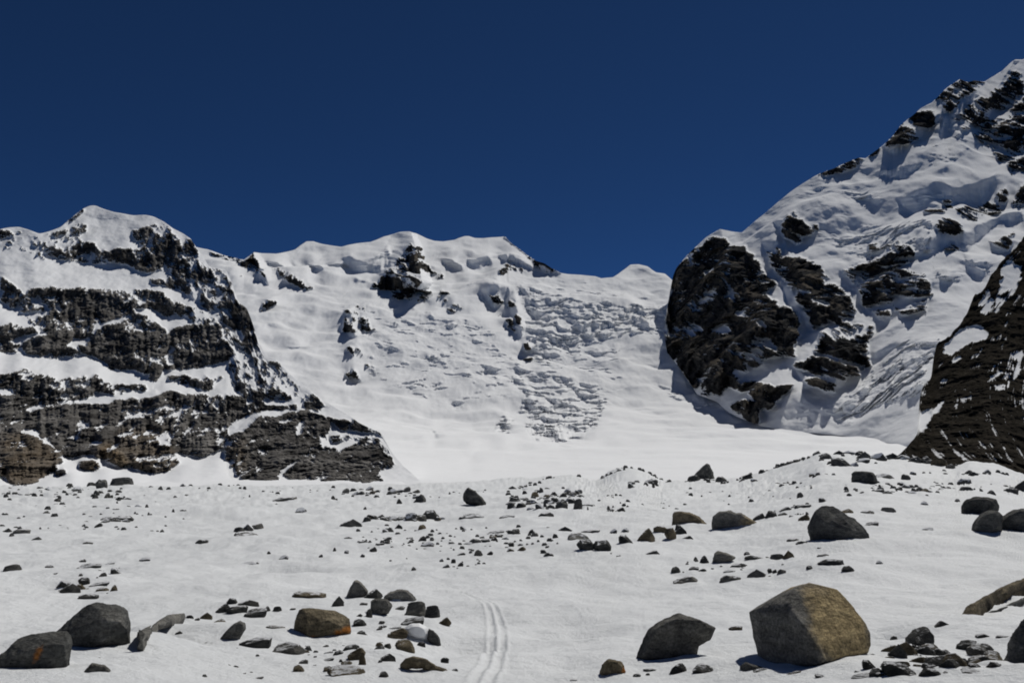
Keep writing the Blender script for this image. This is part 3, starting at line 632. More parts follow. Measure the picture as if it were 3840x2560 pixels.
mountain('right_mountain', np.arange(663.5, 1180, .7), top_r, bot_r, 560, depth_r, RROCK, RICE, RFALL, rock_mid, (math.radians(-52), 46, 14), 50, 34, 14, 17, 5,
         steep_k=1.8, wide=34, crag=46, spk=.36, fall_d=13, warp=1.7, ribs=[('S', [(500, 100), (560, 420), (700, 720), (600, 1000)], 20, 40, 60), ('S', [(900, 210), (1000, 400), (1120, 640)], 12, 20, 50), ('S', [(1200, 560), (1230, 760), (1200, 1000)], 22, 22, 60), ('R', [(1910, 362), (1790, 560), (1420, 830)], 8, 10, 60), ('R', [(2290, 230), (2080, 560), (1900, 740)], 16, 10, 80)], seed=110, mound=(22, 190))

# near moraine slope at the right edge
top_m = curve([(890, 459)] + cv('S', [(1590, 1472), (1610, 1452), (1640, 1420), (1700, 1345), (1708, 1200), (1716, 1120), (1735, 1060), (1785, 1000), (1797, 880), (1815, 800), (1850, 770), (1900, 750), (1960, 680), (2010, 600), (2050, 500), (2110, 460), (2150, 380), (2200, 310), (2240, 270), (2290, 215), (2352, 140), (2500, 40), (2800, -150), (3300, -300)]), 0)
_tm0 = top_m
top_m = lambda x: _tm0(x) + sstep(900, 925, np.asarray(x, float)) * 5 * fbm(np.asarray(x, float) / 9, 0 * np.asarray(x, float), 0, 4, .6, 91)
bot_m = curve([(-700, 470), (880, 464), (915, 466), (950, 472), (971, 468), (995, 470), (1012, 476), (1030, 484), (1100, 494), (1300, 510)], 4)
_sm = curve([(a, float(top_m(a))) for a in range(880, 1300, 2)], 14)
_bm = curve([(a, float(bot_m(a))) for a in range(880, 1300, 2)], 14)
_md = curve([(890, 372), (905, 400), (915, 470), (935, 560), (970, 640), (1024, 730), (1180, 900)], 5)
def depth_m(px, py, t):
    t = np.clip((_bm(px) - py) / np.maximum(_bm(px) - _sm(px), 14), 0, 1.6)
    return 366 + (_md(px) - 366) * t ** .9
MROCK = [('P', .94, [(885, 200), (1260, -60), (1260, 560), (885, 560)]), ('S', .95, [(1950, 640), (2352, 140), (2600, 60), (2600, 420), (2352, 520), (2200, 640), (2100, 760), (1990, 830), (1850, 860)]), ('S', 0, [(1690, 1358), (1690, 1208), (1745, 1208), (1800, 1188), (1880, 1130), (1850, 1172), (1785, 1250), (1720, 1335)]),
 ('S', .0, [(1840, 850), (1900, 765), (1960, 700), (2060, 680), (2140, 725), (2120, 760), (1990, 815), (1900, 868)]), ('S', .95, [(1990, 650), (2030, 560), (2060, 520), (2100, 560), (2060, 600), (2140, 640), (2130, 700), (2060, 680)]), ('S', .25, [(2070, 530), (2140, 440), (2160, 560), (2130, 640), (2080, 610)]),
 ('S', .1, [(2210, 330), (2280, 260), (2340, 300), (2330, 420), (2270, 520), (2200, 560), (2190, 470)]), ('S', .95, [(2155, 400), (2200, 310), (2220, 340), (2200, 440), (2180, 470)]), ('S', .95, [(2270, 260), (2352, 150), (2600, 60), (2600, 330), (2352, 330), (2300, 300)]), ('S', .4, [(2180, 480), (2300, 440), (2250, 540), (2160, 620)]),
 ('S', .35, [(2020, 890), (2120, 800), (2140, 810), (2050, 890)]), ('S', .3, [(1900, 900), (1960, 860), (1970, 880), (1910, 920)]), ('S', .5, [(2030, 1010), (2180, 920), (2352, 820), (2352, 850), (2180, 950), (2050, 1040)]), ('S', .42, [(2080, 1060), (2260, 900), (2352, 850), (2600, 760), (2600, 900), (2352, 960), (2240, 1080), (2160, 1090), (2250, 970)]), ('S', .62, [(2200, 1160), (2352, 1000), (2600, 960), (2600, 1100), (2352, 1150), (2240, 1230)]), ('S', .5, [(1840, 1010), (1890, 990), (1890, 1060), (1830, 1060)]),
 ('S', .6, [(1900, 1200), (2000, 1110), (2100, 1040), (2110, 1060), (2000, 1140), (1920, 1210)])]
mountain('moraine_slope', np.arange(892, 1180, .7), top_m, bot_m, 380, depth_m, MROCK, [], [], rubble, (math.radians(37), 55, 2.2), 9, 4, 2.0, 20, 0, steep_k=.5, wide=20, spk=.2, yk=.05, thin=.45, crag=6, warp=1.5, seed=170)

# ------------------------------------------------------------------ boulders and rocks
def rock_mat(name, stops, accent, cell, snow_lo, snow_hi, bump=.05):
    """stone with mottling, an accent colour by attribute, and settled snow on faces that look up"""
    m, N, L, P = nodes_of(name)
    tc = N.new('ShaderNodeTexCoord')
    oi = N.new('ShaderNodeObjectInfo')
    ad = N.new('ShaderNodeVectorMath'); ad.operation = 'ADD'
    L.new(tc.outputs['Object'], ad.inputs[0]); L.new(oi.outputs['Location'], ad.inputs[1])
    v = ad.outputs[0]
    n1 = noise_node(N, L, 1 / cell, 8, .65, v, .4)
    n2 = noise_node(N, L, 7 / cell, 8, .7, v)
    n3 = noise_node(N, L, 2.5 / cell, 3, .5, v)
    mp = N.new('ShaderNodeMapping'); mp.inputs['Scale'].default_value = (1, 1, 3.5); mp.inputs['Rotation'].default_value = (.3, .8, 0)
    L.new(v, mp.inputs[0])
    n4 = noise_node(N, L, 3.5 / cell, 6, .6, mp.outputs[0])
    c = ramp_node(N, L, n1.outputs['Fac'], stops).outputs[0]
    at = N.new('ShaderNodeAttribute'); at.attribute_name = 'accent'
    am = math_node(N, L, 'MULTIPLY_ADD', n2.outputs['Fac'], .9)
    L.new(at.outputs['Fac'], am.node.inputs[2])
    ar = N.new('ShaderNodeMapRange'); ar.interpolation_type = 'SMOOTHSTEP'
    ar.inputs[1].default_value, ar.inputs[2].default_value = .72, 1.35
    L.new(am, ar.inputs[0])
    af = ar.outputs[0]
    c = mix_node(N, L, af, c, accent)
    g = N.new('ShaderNodeMapRange')
    for i, q in ((1, .3), (2, .7), (3, .4), (4, 1.6)):
        g.inputs[i].default_value = q
    L.new(math_node(N, L, 'MULTIPLY_ADD', n4.outputs['Fac'], .5), g.inputs[0])
    L.new(math_node(N, L, 'MULTIPLY', n2.outputs['Fac'], .5), g.inputs[0].links[0].from_node.inputs[2])
    rv = math_node(N, L, 'MULTIPLY', g.outputs[0], math_node(N, L, 'MULTIPLY_ADD', oi.outputs['Random'], .5))
    rv.node.inputs[1].links[0].from_node.inputs[2].default_value = .75
    mm = N.new('ShaderNodeMix'); mm.data_type = 'RGBA'; mm.blend_type = 'MULTIPLY'; mm.inputs[0].default_value = 1
    vo = N.new('ShaderNodeTexVoronoi'); vo.feature = 'DISTANCE_TO_EDGE'; vo.inputs['Scale'].default_value = 1.1 / cell
    vd = N.new('ShaderNodeVectorMath'); vd.operation = 'MULTIPLY_ADD'
    L.new(n1.outputs['Color'], vd.inputs[0]); vd.inputs[1].default_value = (cell * 1.1,) * 3; L.new(mp.outputs[0], vd.inputs[2])
    L.new(vd.outputs[0], vo.inputs['Vector'])
    cr = N.new('ShaderNodeMapRange')
    cr.inputs[1].default_value, cr.inputs[2].default_value, cr.inputs[3].default_value, cr.inputs[4].default_value = 0, .02, .86, 1
    L.new(vo.outputs['Distance'], cr.inputs[0])
    n5 = noise_node(N, L, 26 / cell, 4, .7, v)
    sk = N.new('ShaderNodeMapRange')
    sk.inputs[1].default_value, sk.inputs[2].default_value, sk.inputs[3].default_value, sk.inputs[4].default_value = .35, .65, .6, 1.4
    L.new(n5.outputs['Fac'], sk.inputs[0])
    L.new(c, mm.inputs[6]); L.new(math_node(N, L, 'MULTIPLY', math_node(N, L, 'MULTIPLY', rv, cr.outputs[0]), sk.outputs[0]), mm.inputs[7])
    col = mm.outputs[2]
    if snow_lo < 1:
        geo = N.new('ShaderNodeNewGeometry')
        sp = N.new('ShaderNodeSeparateXYZ'); L.new(geo.outputs['Normal'], sp.inputs[0])
        f = math_node(N, L, 'MULTIPLY_ADD', n3.outputs['Fac'], .7)
        L.new(sp.outputs[2], f.node.inputs[2])
        mr = N.new('ShaderNodeMapRange'); mr.interpolation_type = 'SMOOTHSTEP'
        mr.inputs[1].default_value, mr.inputs[2].default_value = snow_lo + .35, snow_hi + .35
        L.new(f, mr.inputs[0])
        col = mix_node(N, L, mr.outputs[0], col, (.8, .815, .83))
    L.new(col, P.inputs['Base Color'])
    P.inputs['Roughness'].default_value = .9
    P.inputs['Specular IOR Level'].default_value = .08
    b = N.new('ShaderNodeBump'); b.inputs['Strength'].default_value = 1.0; b.inputs['Distance'].default_value = bump
    hb = math_node(N, L, 'ADD', n2.outputs['Fac'], n4.outputs['Fac'])
    L.new(math_node(N, L, 'ADD', hb, cr.outputs[0]), b.inputs['Height'])
    L.new(b.outputs[0], P.inputs['Normal'])
    return m

TONES = {'dark': [(.36, (0.042, 0.043, 0.043)), (.5, (0.077, 0.078, 0.074)), (.64, (0.126, 0.123, 0.112))],
         'grey': [(.36, (0.086, 0.086, 0.081)), (.5, (0.144, 0.141, 0.129)), (.64, (0.218, 0.209, 0.184))],
         'brown': [(.36, (.085, .073, .05)), (.5, (.15, .126, .085)), (.64, (.22, .185, .125))]}
RUST = (.30, .12, .03)
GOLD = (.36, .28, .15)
small_mats = {(t, s): rock_mat('%s_stone%s' % (t, '_snowy' if s else ''), TONES[t], RUST, .5, *((.35, .62) if s else (.8, 1.0))) for t in TONES for s in (0, 1)}
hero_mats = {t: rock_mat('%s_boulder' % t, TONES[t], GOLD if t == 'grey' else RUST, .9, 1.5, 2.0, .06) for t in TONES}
hero_rust = rock_mat('rusty_grey_boulder', TONES['grey'], RUST, .8, 1.5, 2.0, .06)
snow_lump = nodes_of('settled_snow')
snow_lump[3].inputs['Base Color'].default_value = (.77, .785, .79, 1)
snow_lump[3].inputs['Roughness'].default_value = .7
snow_lump = snow_lump[0]

def chisel(co, seed, n, lo, hi):
    """cut flat facets into a lump of points"""
    r = np.random.RandomState(seed)
    c = (co.max(0) + co.min(0)) / 2
    for _ in range(n):
        d = r.normal(size=3); d[2] = d[2] * .8 + .15; d /= np.linalg.norm(d)
        h = (co - c) @ d
        cut = h.max() * r.uniform(lo, hi)
        co = co - np.maximum(0, h - cut)[:, None] * d[None, :] * .96
    return co.astype(np.float32)

def hull_mesh(name, hulls, voxel, noise_amp, cell, seed, smooth_faces=True, cuts=(0, 1, 1)):
    bm = bmesh.new()
    for pts in hulls:
        vs = [bm.verts.new(p) for p in pts]
        r = bmesh.ops.convex_hull(bm, input=vs)
        dead = [g for g in set(r['geom_interior']) | set(r['geom_unused']) if isinstance(g, bmesh.types.BMVert) and g.is_valid and not g.link_faces]
        bmesh.ops.delete(bm, geom=dead, context='VERTS')
    bmesh.ops.recalc_face_normals(bm, faces=bm.faces)
    me = bpy.data.meshes.new(name)
    bm.to_mesh(me); bm.free()
    o = bpy.data.objects.new(name, me)
    C.objects.link(o)
    md = o.modifiers.new('r', 'REMESH'); md.mode = 'VOXEL'; md.voxel_size = voxel
    dg = bpy.context.evaluated_depsgraph_get()
    out = bpy.data.meshes.new_from_object(o.evaluated_get(dg))
    bpy.data.objects.remove(o); bpy.data.meshes.remove(me)
    out.name = name
    n = len(out.vertices)
    co = np.empty(n * 3, np.float32); out.vertices.foreach_get('co', co); co = co.reshape(-1, 3)
    no = np.empty(n * 3, np.float32); out.vertices.foreach_get('normal', no); no = no.reshape(-1, 3)
    x, y, z = co.T / cell
    dsp = noise_amp * (1.2 * fbm(x, y, z, 5, .55, seed) + .8 * fbm(x * 1.3, y * 1.3, z * 1.3, 3, .5, seed + 7, True) - .3)
    co = co + no * dsp[:, None]
    if cuts[0]:
        co = chisel(co, seed, *cuts)
        fine = noise_amp * .22 * (fbm(x * 5, y * 5, z * 5, 4, .6, seed + 3) + .6 * fbm(x * 3, y * 3, z * 9, 3, .6, seed + 4, True))
        co = co + no * fine[:, None]
    out.vertices.foreach_set('co', co.reshape(-1))
    out.polygons.foreach_set('use_smooth', np.full(len(out.polygons), smooth_faces))
    out.update()
    return out, co

rng = random.Random(11)
def proto_points(kind):
    J = lambda a: rng.uniform(-a, a)
    if kind == 'block':
        pts = []
        for i in range(15):
            v = [rng.gauss(0, 1) for _ in range(3)]
            q = sum(abs(c) ** 3.5 for c in v) ** (1 / 3.5)
            pts.append(tuple(c / q * .55 * rng.uniform(.85, 1.1) for c in v))
        return pts
    if kind == 'wedge':
        a = rng.choice((-1, 1))
        return [(a * .5, y + J(.15), .1 + J(.1)) for y in (-.4, .4)] + [(-a * (.25 + J(.1)), y, 1 + J(.12)) for y in (-.25, .3)] + [(-a * .5, y + J(.1), .35 + J(.15)) for y in (-.45, .4)] + [(sx * .5, sy * .5, -.35) for sx in (-1, 1) for sy in (-1, 1)] + [(a * .15 + J(.1), -.2, .75 + J(.1))]
    if kind == 'slab':
        n = 8
        return [(math.cos(i * 6.283 / n + J(.3)) * (.5 + J(.06)), math.sin(i * 6.283 / n + J(.3)) * (.5 + J(.1)), z + .35 * math.cos(i * 6.283 / n) * k) for i in range(n) for z, k in ((-.3, .2), (.55 + J(.2), .6))] + [(J(.2), J(.2), 1)]
    if kind == 'tri':
        return [(J(.15), J(.12), 1), (J(.2), J(.12), .85)] + [(sx * .5 + J(.06), sy * .45, -.35) for sx in (-1, 1) for sy in (-1, 1)] + [(-.32 + J(.08), J(.3), .5), (.3 + J(.08), J(.3), .42), (J(.2), -.42, .4)]
    pts = []
    for i in range(26):
        u, t = rng.uniform(0, 6.283), rng.uniform(-.35, 1)
        r = .5 * math.sqrt(max(.05, 1 - (max(t, 0)) ** 1.7)) * rng.uniform(.85, 1.08)
        pts.append((math.cos(u) * r, math.sin(u) * r, t))
    return pts

PROTO = {}
for kind, count in (('block', 5), ('wedge', 4), ('slab', 4), ('tri', 3), ('dome', 3)):
    for i in range(count):
        me, co = hull_mesh('rock', [proto_points(kind)], .03, .05, .45, 300 + 10 * i + len(kind), cuts=(16, .66, .95))
        for k, (lo, hi) in enumerate(((-.5, .5), (-.5, .5), (-.35, 1))):
            q = co[:, k]
            co[:, k] = lo + (q - q.min()) / (q.max() - q.min()) * (hi - lo)
        me.vertices.foreach_set('co', co.reshape(-1)); me.update()
        PROTO.setdefault(kind, []).append(me)
_pc = {}
def proto(kind, i, mat_key):
    k = (kind, i % len(PROTO[kind]), mat_key)
    if k not in _pc:
        m = PROTO[kind][k[1]].copy(); m.materials.clear(); m.materials.append(small_mats[mat_key])
        _pc[k] = m
    return _pc[k]

def row_at(px, d):
    """picture row at which the snow surface lies d metres away in column px"""
    lo, hi = float(crest(px)), 900.0
    for _ in range(40):
        mid = (lo + hi) / 2
        if ground_d(px, mid) > d:
            lo = mid
        else:
            hi = mid
    return (lo + hi) / 2

HEROES = []      # (short name, x, y) landmarks for the labels of the smaller rocks
def hero(label, short, crop, parts, tone, accents=(), cap=(), line=None, cuts=16, voxel_n=84, rough=.028, name='boulder', yoff=0, group=None, mat=None):
    """parts: (outline, thickness, front points (x, y, nearer-by)); all in the crop's units. accents: (x, y, radius, strength)"""
    k = CROP[crop][2]
    allp = [p for o_, t_, f_ in parts for p in cv(crop, o_)]
    xs, ys = [p[0] for p in allp], [p[1] for p in allp]
    xc, yb, wpx = (min(xs) + max(xs)) / 2, max(ys), max(max(xs) - min(xs), max(ys) - min(ys))
    yg = min(yb, 676) - yoff
    org, d0 = ground_hit(xc, yg)
    s = d0 / F
    def dd0(px):
        if line is None:
            return d0
        (ax, ay), (bx, by) = cv(crop, line)
        return ground_hit(px, min(ay + (by - ay) * (px - ax) / (bx - ax), 676))[1]
    hulls = []
    for o_, t_, f_ in parts:
        T = t_ * k * s
        P = cv(crop, o_)
        cx, cy = sum(p[0] for p in P) / len(P), sum(p[1] for p in P) / len(P)
        pts = []
        for (px, py) in P:
            pts.append(place(px, py, dd0(px) + T * .5))
            pts.append(place(cx + (px - cx) * .82, cy + (py - cy) * .9, dd0(px) + T))
            if not f_:
                pts.append(place(cx + (px - cx) * .74, cy + (py - cy) * .78, dd0(px) + T * .1))
        for (fx, fy, fz) in f_:
            ((px, py),) = cv(crop, [(fx, fy)])
            pts.append(place(px, py, d0 + T * .5 - fz * k * s))
        base = [p for p in pts]
        low = min(p[2] for p in base)
        for (px, py) in P:
            if py > cy:
                q = place(px, py, dd0(px) + T * .45); pts.append((q[0] * .999, q[1], q[2] - .10 * wpx * s))
        hulls.append([tuple(np.array(p) - org) for p in pts])
    size = wpx * s
    me, co = hull_mesh(name, hulls, size / voxel_n, size * rough, size * .28, len(HEROES) * 13 + 500, cuts=(cuts, .9, .995))
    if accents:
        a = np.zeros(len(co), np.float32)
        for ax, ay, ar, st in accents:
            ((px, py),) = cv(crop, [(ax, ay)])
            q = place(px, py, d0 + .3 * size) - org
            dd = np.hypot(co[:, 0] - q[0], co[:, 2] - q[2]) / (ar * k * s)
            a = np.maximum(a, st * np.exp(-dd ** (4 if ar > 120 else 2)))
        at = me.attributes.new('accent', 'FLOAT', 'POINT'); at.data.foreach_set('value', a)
    me.materials.append(mat or hero_mats[tone])
    o = bpy.data.objects.new(name, me)
    o.location = org
    C.objects.link(o)
    o['label'], o['category'] = label, 'boulder'
    if group:
        o['group'] = group
    for out, T in cap:      # snow lying on and against the boulder
        P = cv(crop, out)
        cx, cy = sum(p[0] for p in P) / len(P), sum(p[1] for p in P) / len(P)
        T = T * k * s
        pts = []
        for (px, py) in P:
            pts += [place(px, py, d0 + T * .35), place(px, py, d0 + T), place(cx + (px - cx) * .6, cy + (py - cy) * .6, d0 + T * .05)]
        ms, cs = hull_mesh('snow_cap', [[tuple(np.array(p) - org) for p in pts]], max(p[0] for p in P) * 0 + (max(p[0] for p in P) - min(p[0] for p in P)) * s / 30, size * .02, size * .3, 900)
        for v in range(2):
            pass
        ms.materials.append(snow_lump)
        c = bpy.data.objects.new('snow_cap', ms); C.objects.link(c); c.parent = o
    if line is not None:
        (ax, ay), (bx_, by_) = cv(crop, line)
        for q in np.linspace(0, 1, 9):
            g = ground_hit(ax + (bx_ - ax) * q, min(ay + (by_ - ay) * q - 2, 676))[0]
            BANKS.append((float(g[0]), float(g[1]) + .1, size * .13, size * .05))
    BANKS.append((float(org[0]), float(org[1] + size * .25), size * .72, size * .07))
    HEROES.append((short, xc, (min(ys) + yb) / 2, d0))
    return o

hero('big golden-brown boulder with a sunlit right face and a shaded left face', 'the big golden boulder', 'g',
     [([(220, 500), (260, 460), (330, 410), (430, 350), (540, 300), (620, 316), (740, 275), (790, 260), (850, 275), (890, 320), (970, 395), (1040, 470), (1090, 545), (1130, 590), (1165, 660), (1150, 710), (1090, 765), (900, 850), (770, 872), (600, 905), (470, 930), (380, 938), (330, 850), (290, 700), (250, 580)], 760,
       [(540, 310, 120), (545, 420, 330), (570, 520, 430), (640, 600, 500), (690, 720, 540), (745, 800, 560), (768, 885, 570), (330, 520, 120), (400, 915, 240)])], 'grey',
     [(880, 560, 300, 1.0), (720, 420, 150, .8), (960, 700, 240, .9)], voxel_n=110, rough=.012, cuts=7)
hero('rounded grey-green boulder with a tapering right end, left of the golden boulder', 'the rounded grey boulder', 'r',
     [([(985, 1330), (1050, 1200), (1060, 1130), (1110, 1040), (1200, 980), (1330, 925), (1400, 897), (1460, 915), (1530, 935), (1590, 940), (1640, 985), (1620, 1110), (1550, 1170), (1550, 1260), (1500, 1350), (1350, 1368), (1230, 1382), (1080, 1362)], 520, []),
      ([(1400, 930), (1600, 945), (1660, 990), (1790, 1025), (1700, 1070), (1600, 1115), (1500, 1150), (1400, 1100)], 300, [])], 'grey', rough=.02)
hero('massive dark boulder with a peaked left side, standing alone on the snow right of centre', 'the massive dark boulder', 'N',
     [([(862, 590), (880, 540), (905, 490), (960, 452), (1040, 455), (1085, 500), (1120, 540), (1190, 545), (1235, 590), (1285, 645), (1270, 680), (1150, 700), (1050, 722), (940, 715), (880, 660)], 330, [(1000, 560, 150), (1020, 690, 120), (900, 600, 60), (1180, 620, 90)])], 'dark', rough=.022)
hero('large dark green boulder, upper right of the pair in the bottom left corner', 'the dark green boulder', 'l',
     [([(430, 1030), (560, 950), (650, 880), (720, 780), (780, 745), (860, 728), (960, 750), (1060, 738), (1120, 750), (1160, 790), (1150, 880), (1145, 1000), (1040, 1040), (920, 1100), (780, 1165), (620, 1180), (500, 1120)], 560, [(880, 860, 250), (900, 1060, 220), (760, 880, 120), (1100, 900, 200), (600, 1000, 120)])], 'dark', [(980, 950, 130, .06)], rough=.02)
hero('dark green boulder with an orange streak, cut off by the bottom left corner', 'the orange-streaked boulder', 'l',
     [([(-120, 1300), (0, 1190), (90, 1110), (150, 1050), (230, 1015), (300, 1025), (400, 1020), (480, 980), (600, 975), (640, 1010), (635, 1080), (600, 1180), (600, 1280), (470, 1310), (380, 1385), (250, 1410), (60, 1360), (-120, 1400)], 480, [(430, 1100, 200), (560, 1100, 190), (200, 1150, 160), (350, 1330, 200)])], 'dark', [(478, 1065, 26, .5), (462, 1095, 30, .8), (446, 1130, 30, .9), (430, 1165, 30, .8), (412, 1200, 28, .6), (396, 1235, 26, .4)], rough=.02)
hero('pale blocky boulder with rust stains along its lower right edge', 'the rust-stained boulder', 'm',
     [([(440, 610), (465, 500), (500, 485), (570, 492), (620, 520), (680, 515), (760, 505), (830, 540), (890, 580), (905, 640), (850, 680), (780, 685), (700, 705), (580, 755), (500, 772), (420, 762)], 330, [(520, 520, 60), (540, 620, 130), (560, 740, 150), (700, 600, 130), (840, 640, 90)])], 'brown', [(860, 655, 42, 1.0), (800, 668, 36, .9), (610, 700, 34, .6), (600, 738, 28, .6)], rough=.016)
hero('black square block at the right edge, behind the pair of black boulders', 'the black square block', 'N',
     [([(1920, 520), (1922, 430), (1950, 405), (2020, 390), (2100, 392), (2165, 405), (2180, 450), (2160, 500), (2060, 520), (1980, 530)], 200, [])], 'dark')
hero('black rounded boulder leaning on the larger black one at the right edge', 'the black rounded boulder', 'N',
     [([(1990, 590), (2010, 550), (2050, 510), (2110, 482), (2170, 485), (2210, 510), (2200, 600), (2120, 655), (2015, 655)], 180, [])], 'dark')
hero('wide black boulder cut off by the right edge of the photo', 'the wide black boulder', 'N',
     [([(2120, 665), (2125, 590), (2200, 520), (2260, 490), (2340, 475), (2480, 470), (2600, 520), (2600, 660), (2352, 665), (2240, 678)], 330, [])], 'dark')
hero('two-tone grey and brown boulder with a flat top, behind the golden boulder', 'the two-tone boulder', 'N',
     [([(192, 590), (205, 530), (250, 490), (320, 482), (370, 495), (390, 560), (370, 610), (260, 622)], 200, []), ([(340, 500), (400, 500), (470, 545), (530, 572), (500, 590), (380, 605), (330, 580)], 150, [])], 'grey', [(440, 570, 90, .7)])
hero('low brown boulder just left of the two-tone boulder', 'the low brown boulder', 'N',
     [([(-75, 590), (-70, 500), (-40, 485), (0, 490), (40, 495), (110, 520), (150, 560), (180, 595), (120, 585), (0, 575)], 170, [])], 'brown')
hero('lone dark triangular boulder at the centre of the snowfield with a steep left side', 'the lone triangular boulder', 'M',
     [([(835, 390), (850, 345), (868, 318), (890, 335), (930, 355), (970, 395), (998, 425), (980, 440), (930, 436), (860, 420)], 110, [])], 'dark')
hero('dark pyramid-shaped rock on the far crest right of centre', 'the pyramid rock', 'N',
     [([(60, 270), (90, 225), (130, 190), (165, 155), (185, 165), (205, 200), (220, 270)], 110, [])], 'dark')
hero('black rectangular block on the far moraine rise at right', 'the black far block', 'N',
     [([(1160, 310), (1165, 225), (1190, 212), (1300, 215), (1330, 235), (1345, 275), (1240, 300)], 120, [])], 'dark')
hero('tall shaded boulder cut off by the bottom right corner', 'the corner boulder', 'g',
     [([(2352, 560), (2290, 640), (2230, 740), (2200, 860), (2170, 960), (2150, 1060), (2160, 1150), (2700, 1150), (2700, 560), (2450, 530)], 460, [(2400, 760, 160), (2330, 1000, 200)])], 'dark', yoff=4)
hero('long brown slab of rock lying along the drift at the right edge', 'the long brown slab', 'g',
     [([(1780, 590), (1850, 490), (2000, 455), (2140, 380), (2200, 300), (2300, 262), (2352, 330), (2220, 370), (2080, 500), (1990, 555), (1900, 620), (1790, 662)], 160, []), ([(2140, 380), (2200, 300), (2352, 240), (2560, 180), (2560, 270), (2352, 325), (2220, 375)], 160, [])], 'brown', rough=.012, line=((1780, 640), (2352, 335)))
hero('narrow dark slab parallel to and just below the long brown slab', 'the narrow dark slab', 'g', [([(2030, 525), (2180, 480), (2352, 392), (2560, 310), (2560, 380), (2352, 455), (2200, 508)], 130, [])], 'dark', rough=.012, line=((2030, 530), (2352, 450)))
hero('curved grey slab rising from the snow beside the dark green boulder', 'the curved slab', 'l',
     [([(1640, 815), (1480, 830), (1390, 885), (1340, 930), (1420, 920), (1510, 890), (1530, 910), (1600, 895), (1645, 850)], 130, []), ([(1400, 885), (1290, 990), (1200, 1120), (1150, 1280), (1270, 1210), (1330, 1100), (1400, 950)], 170, []), ([(1180, 1003), (1330, 922), (1310, 985), (1210, 1012)], 90, [])], 'grey', rough=.014, line=((1150, 1260), (1645, 890)))
hero('grey arch-shaped rock with snow filling its hollow at the bottom edge, left', 'the snow-filled arch rock', 'l',
     [([(660, 1440), (700, 1370), (780, 1320), (820, 1245), (860, 1270), (850, 1330), (770, 1370), (730, 1440)], 130, []), ([(810, 1250), (860, 1265), (930, 1275), (990, 1335), (940, 1380), (890, 1440), (850, 1440), (870, 1360)], 150, [])], 'grey', cap=[([(745, 1440), (770, 1370), (840, 1340), (870, 1370), (855, 1440)], 120)], yoff=2)
hero('brown bent rock with a snow hollow under it, beside the ski track', 'the bent brown rock', 'm',
     [([(1280, 940), (1330, 885), (1390, 872), (1460, 895), (1470, 925), (1380, 925)], 130, []), ([(1390, 875), (1480, 890), (1570, 945), (1600, 1010), (1540, 1020), (1480, 945)], 140, []), ([(1550, 945), (1650, 970), (1690, 1010), (1695, 1095), (1600, 1095), (1450, 1085), (1450, 1045), (1545, 1005)], 180, [])], 'brown', rough=.018, yoff=2)
hero('shaded bluish block at the foot of the golden boulder', 'the bluish block', 'r', [([(1980, 1500), (1995, 1400), (2040, 1360), (2130, 1390), (2230, 1440), (2300, 1440), (2240, 1500), (2060, 1560)], 200, [])], 'dark')
hero('pointed brown rock in the snow below the rounded grey boulder', 'the pointed brown rock', 'r', [([(625, 1515), (660, 1390), (700, 1370), (725, 1325), (760, 1345), (860, 1360), (890, 1440), (840, 1470), (740, 1480), (700, 1470)], 180, [])], 'brown', [(870, 1430, 40, .8)])
hero('dark pyramid rock at the top of the cluster beside the ski track', 'the cluster pyramid', 'm', [([(845, 405), (880, 330), (915, 270), (935, 260), (970, 280), (1000, 330), (1030, 350), (1000, 415), (920, 415)], 150, [])], 'grey')
hero('arched dark rock at the right of the cluster with snow lying under it', 'the arched rock', 'm', [([(1150, 395), (1190, 360), (1280, 338), (1340, 340), (1390, 375), (1420, 430), (1370, 450), (1300, 410), (1220, 400)], 160, [])], 'grey', cap=[([(1205, 440), (1220, 408), (1290, 412), (1330, 455), (1270, 470)], 110)])
hero('blocky dark rock split by a slanting crack in the middle of the cluster', 'the cracked rock', 'm', [([(1040, 540), (1045, 430), (1080, 410), (1190, 415), (1225, 470), (1190, 510), (1110, 550), (1060, 562)], 190, [])], 'dark')
hero('dark rock with a rounded snow lump lying over its left side', 'the snow-lumped rock', 'm', [([(1500, 735), (1515, 655), (1550, 665), (1600, 720), (1612, 780), (1580, 812), (1540, 780)], 120, [])], 'dark', cap=[([(1300, 650), (1370, 612), (1440, 608), (1500, 640), (1525, 700), (1500, 745), (1420, 745), (1340, 710)], 200)])
hero('tilted oval rock standing on the snow left of the rust-stained boulder', 'the tilted oval rock', 'l', [([(1945, 1035), (1990, 970), (2060, 910), (2120, 880), (2165, 905), (2170, 950), (2100, 1040), (2010, 1070)], 150, [])], 'grey')
hero('grey wedge rock with a pointed right end, behind the rounded grey boulder', 'the grey wedge', 'N', [([(200, 855), (215, 780), (245, 760), (300, 775), (370, 803), (320, 820), (270, 850)], 120, [])], 'grey')
hero('big brown rock half buried in snow at the bottom edge, right', 'the half-buried brown rock', 'g', [([(1300, 1060), (1340, 1010), (1440, 975), (1560, 955), (1640, 960), (1660, 1080), (1500, 1120), (1300, 1120)], 240, [])], 'brown', yoff=1)
hero('large dark rock at the bottom edge beside the corner boulder', 'the dark bottom rock', 'g', [([(1690, 1080), (1700, 1000), (1780, 985), (1830, 935), (1960, 960), (2080, 1000), (2160, 1010), (2160, 1110), (1900, 1120), (1700, 1110)], 260, [])], 'dark', yoff=1)

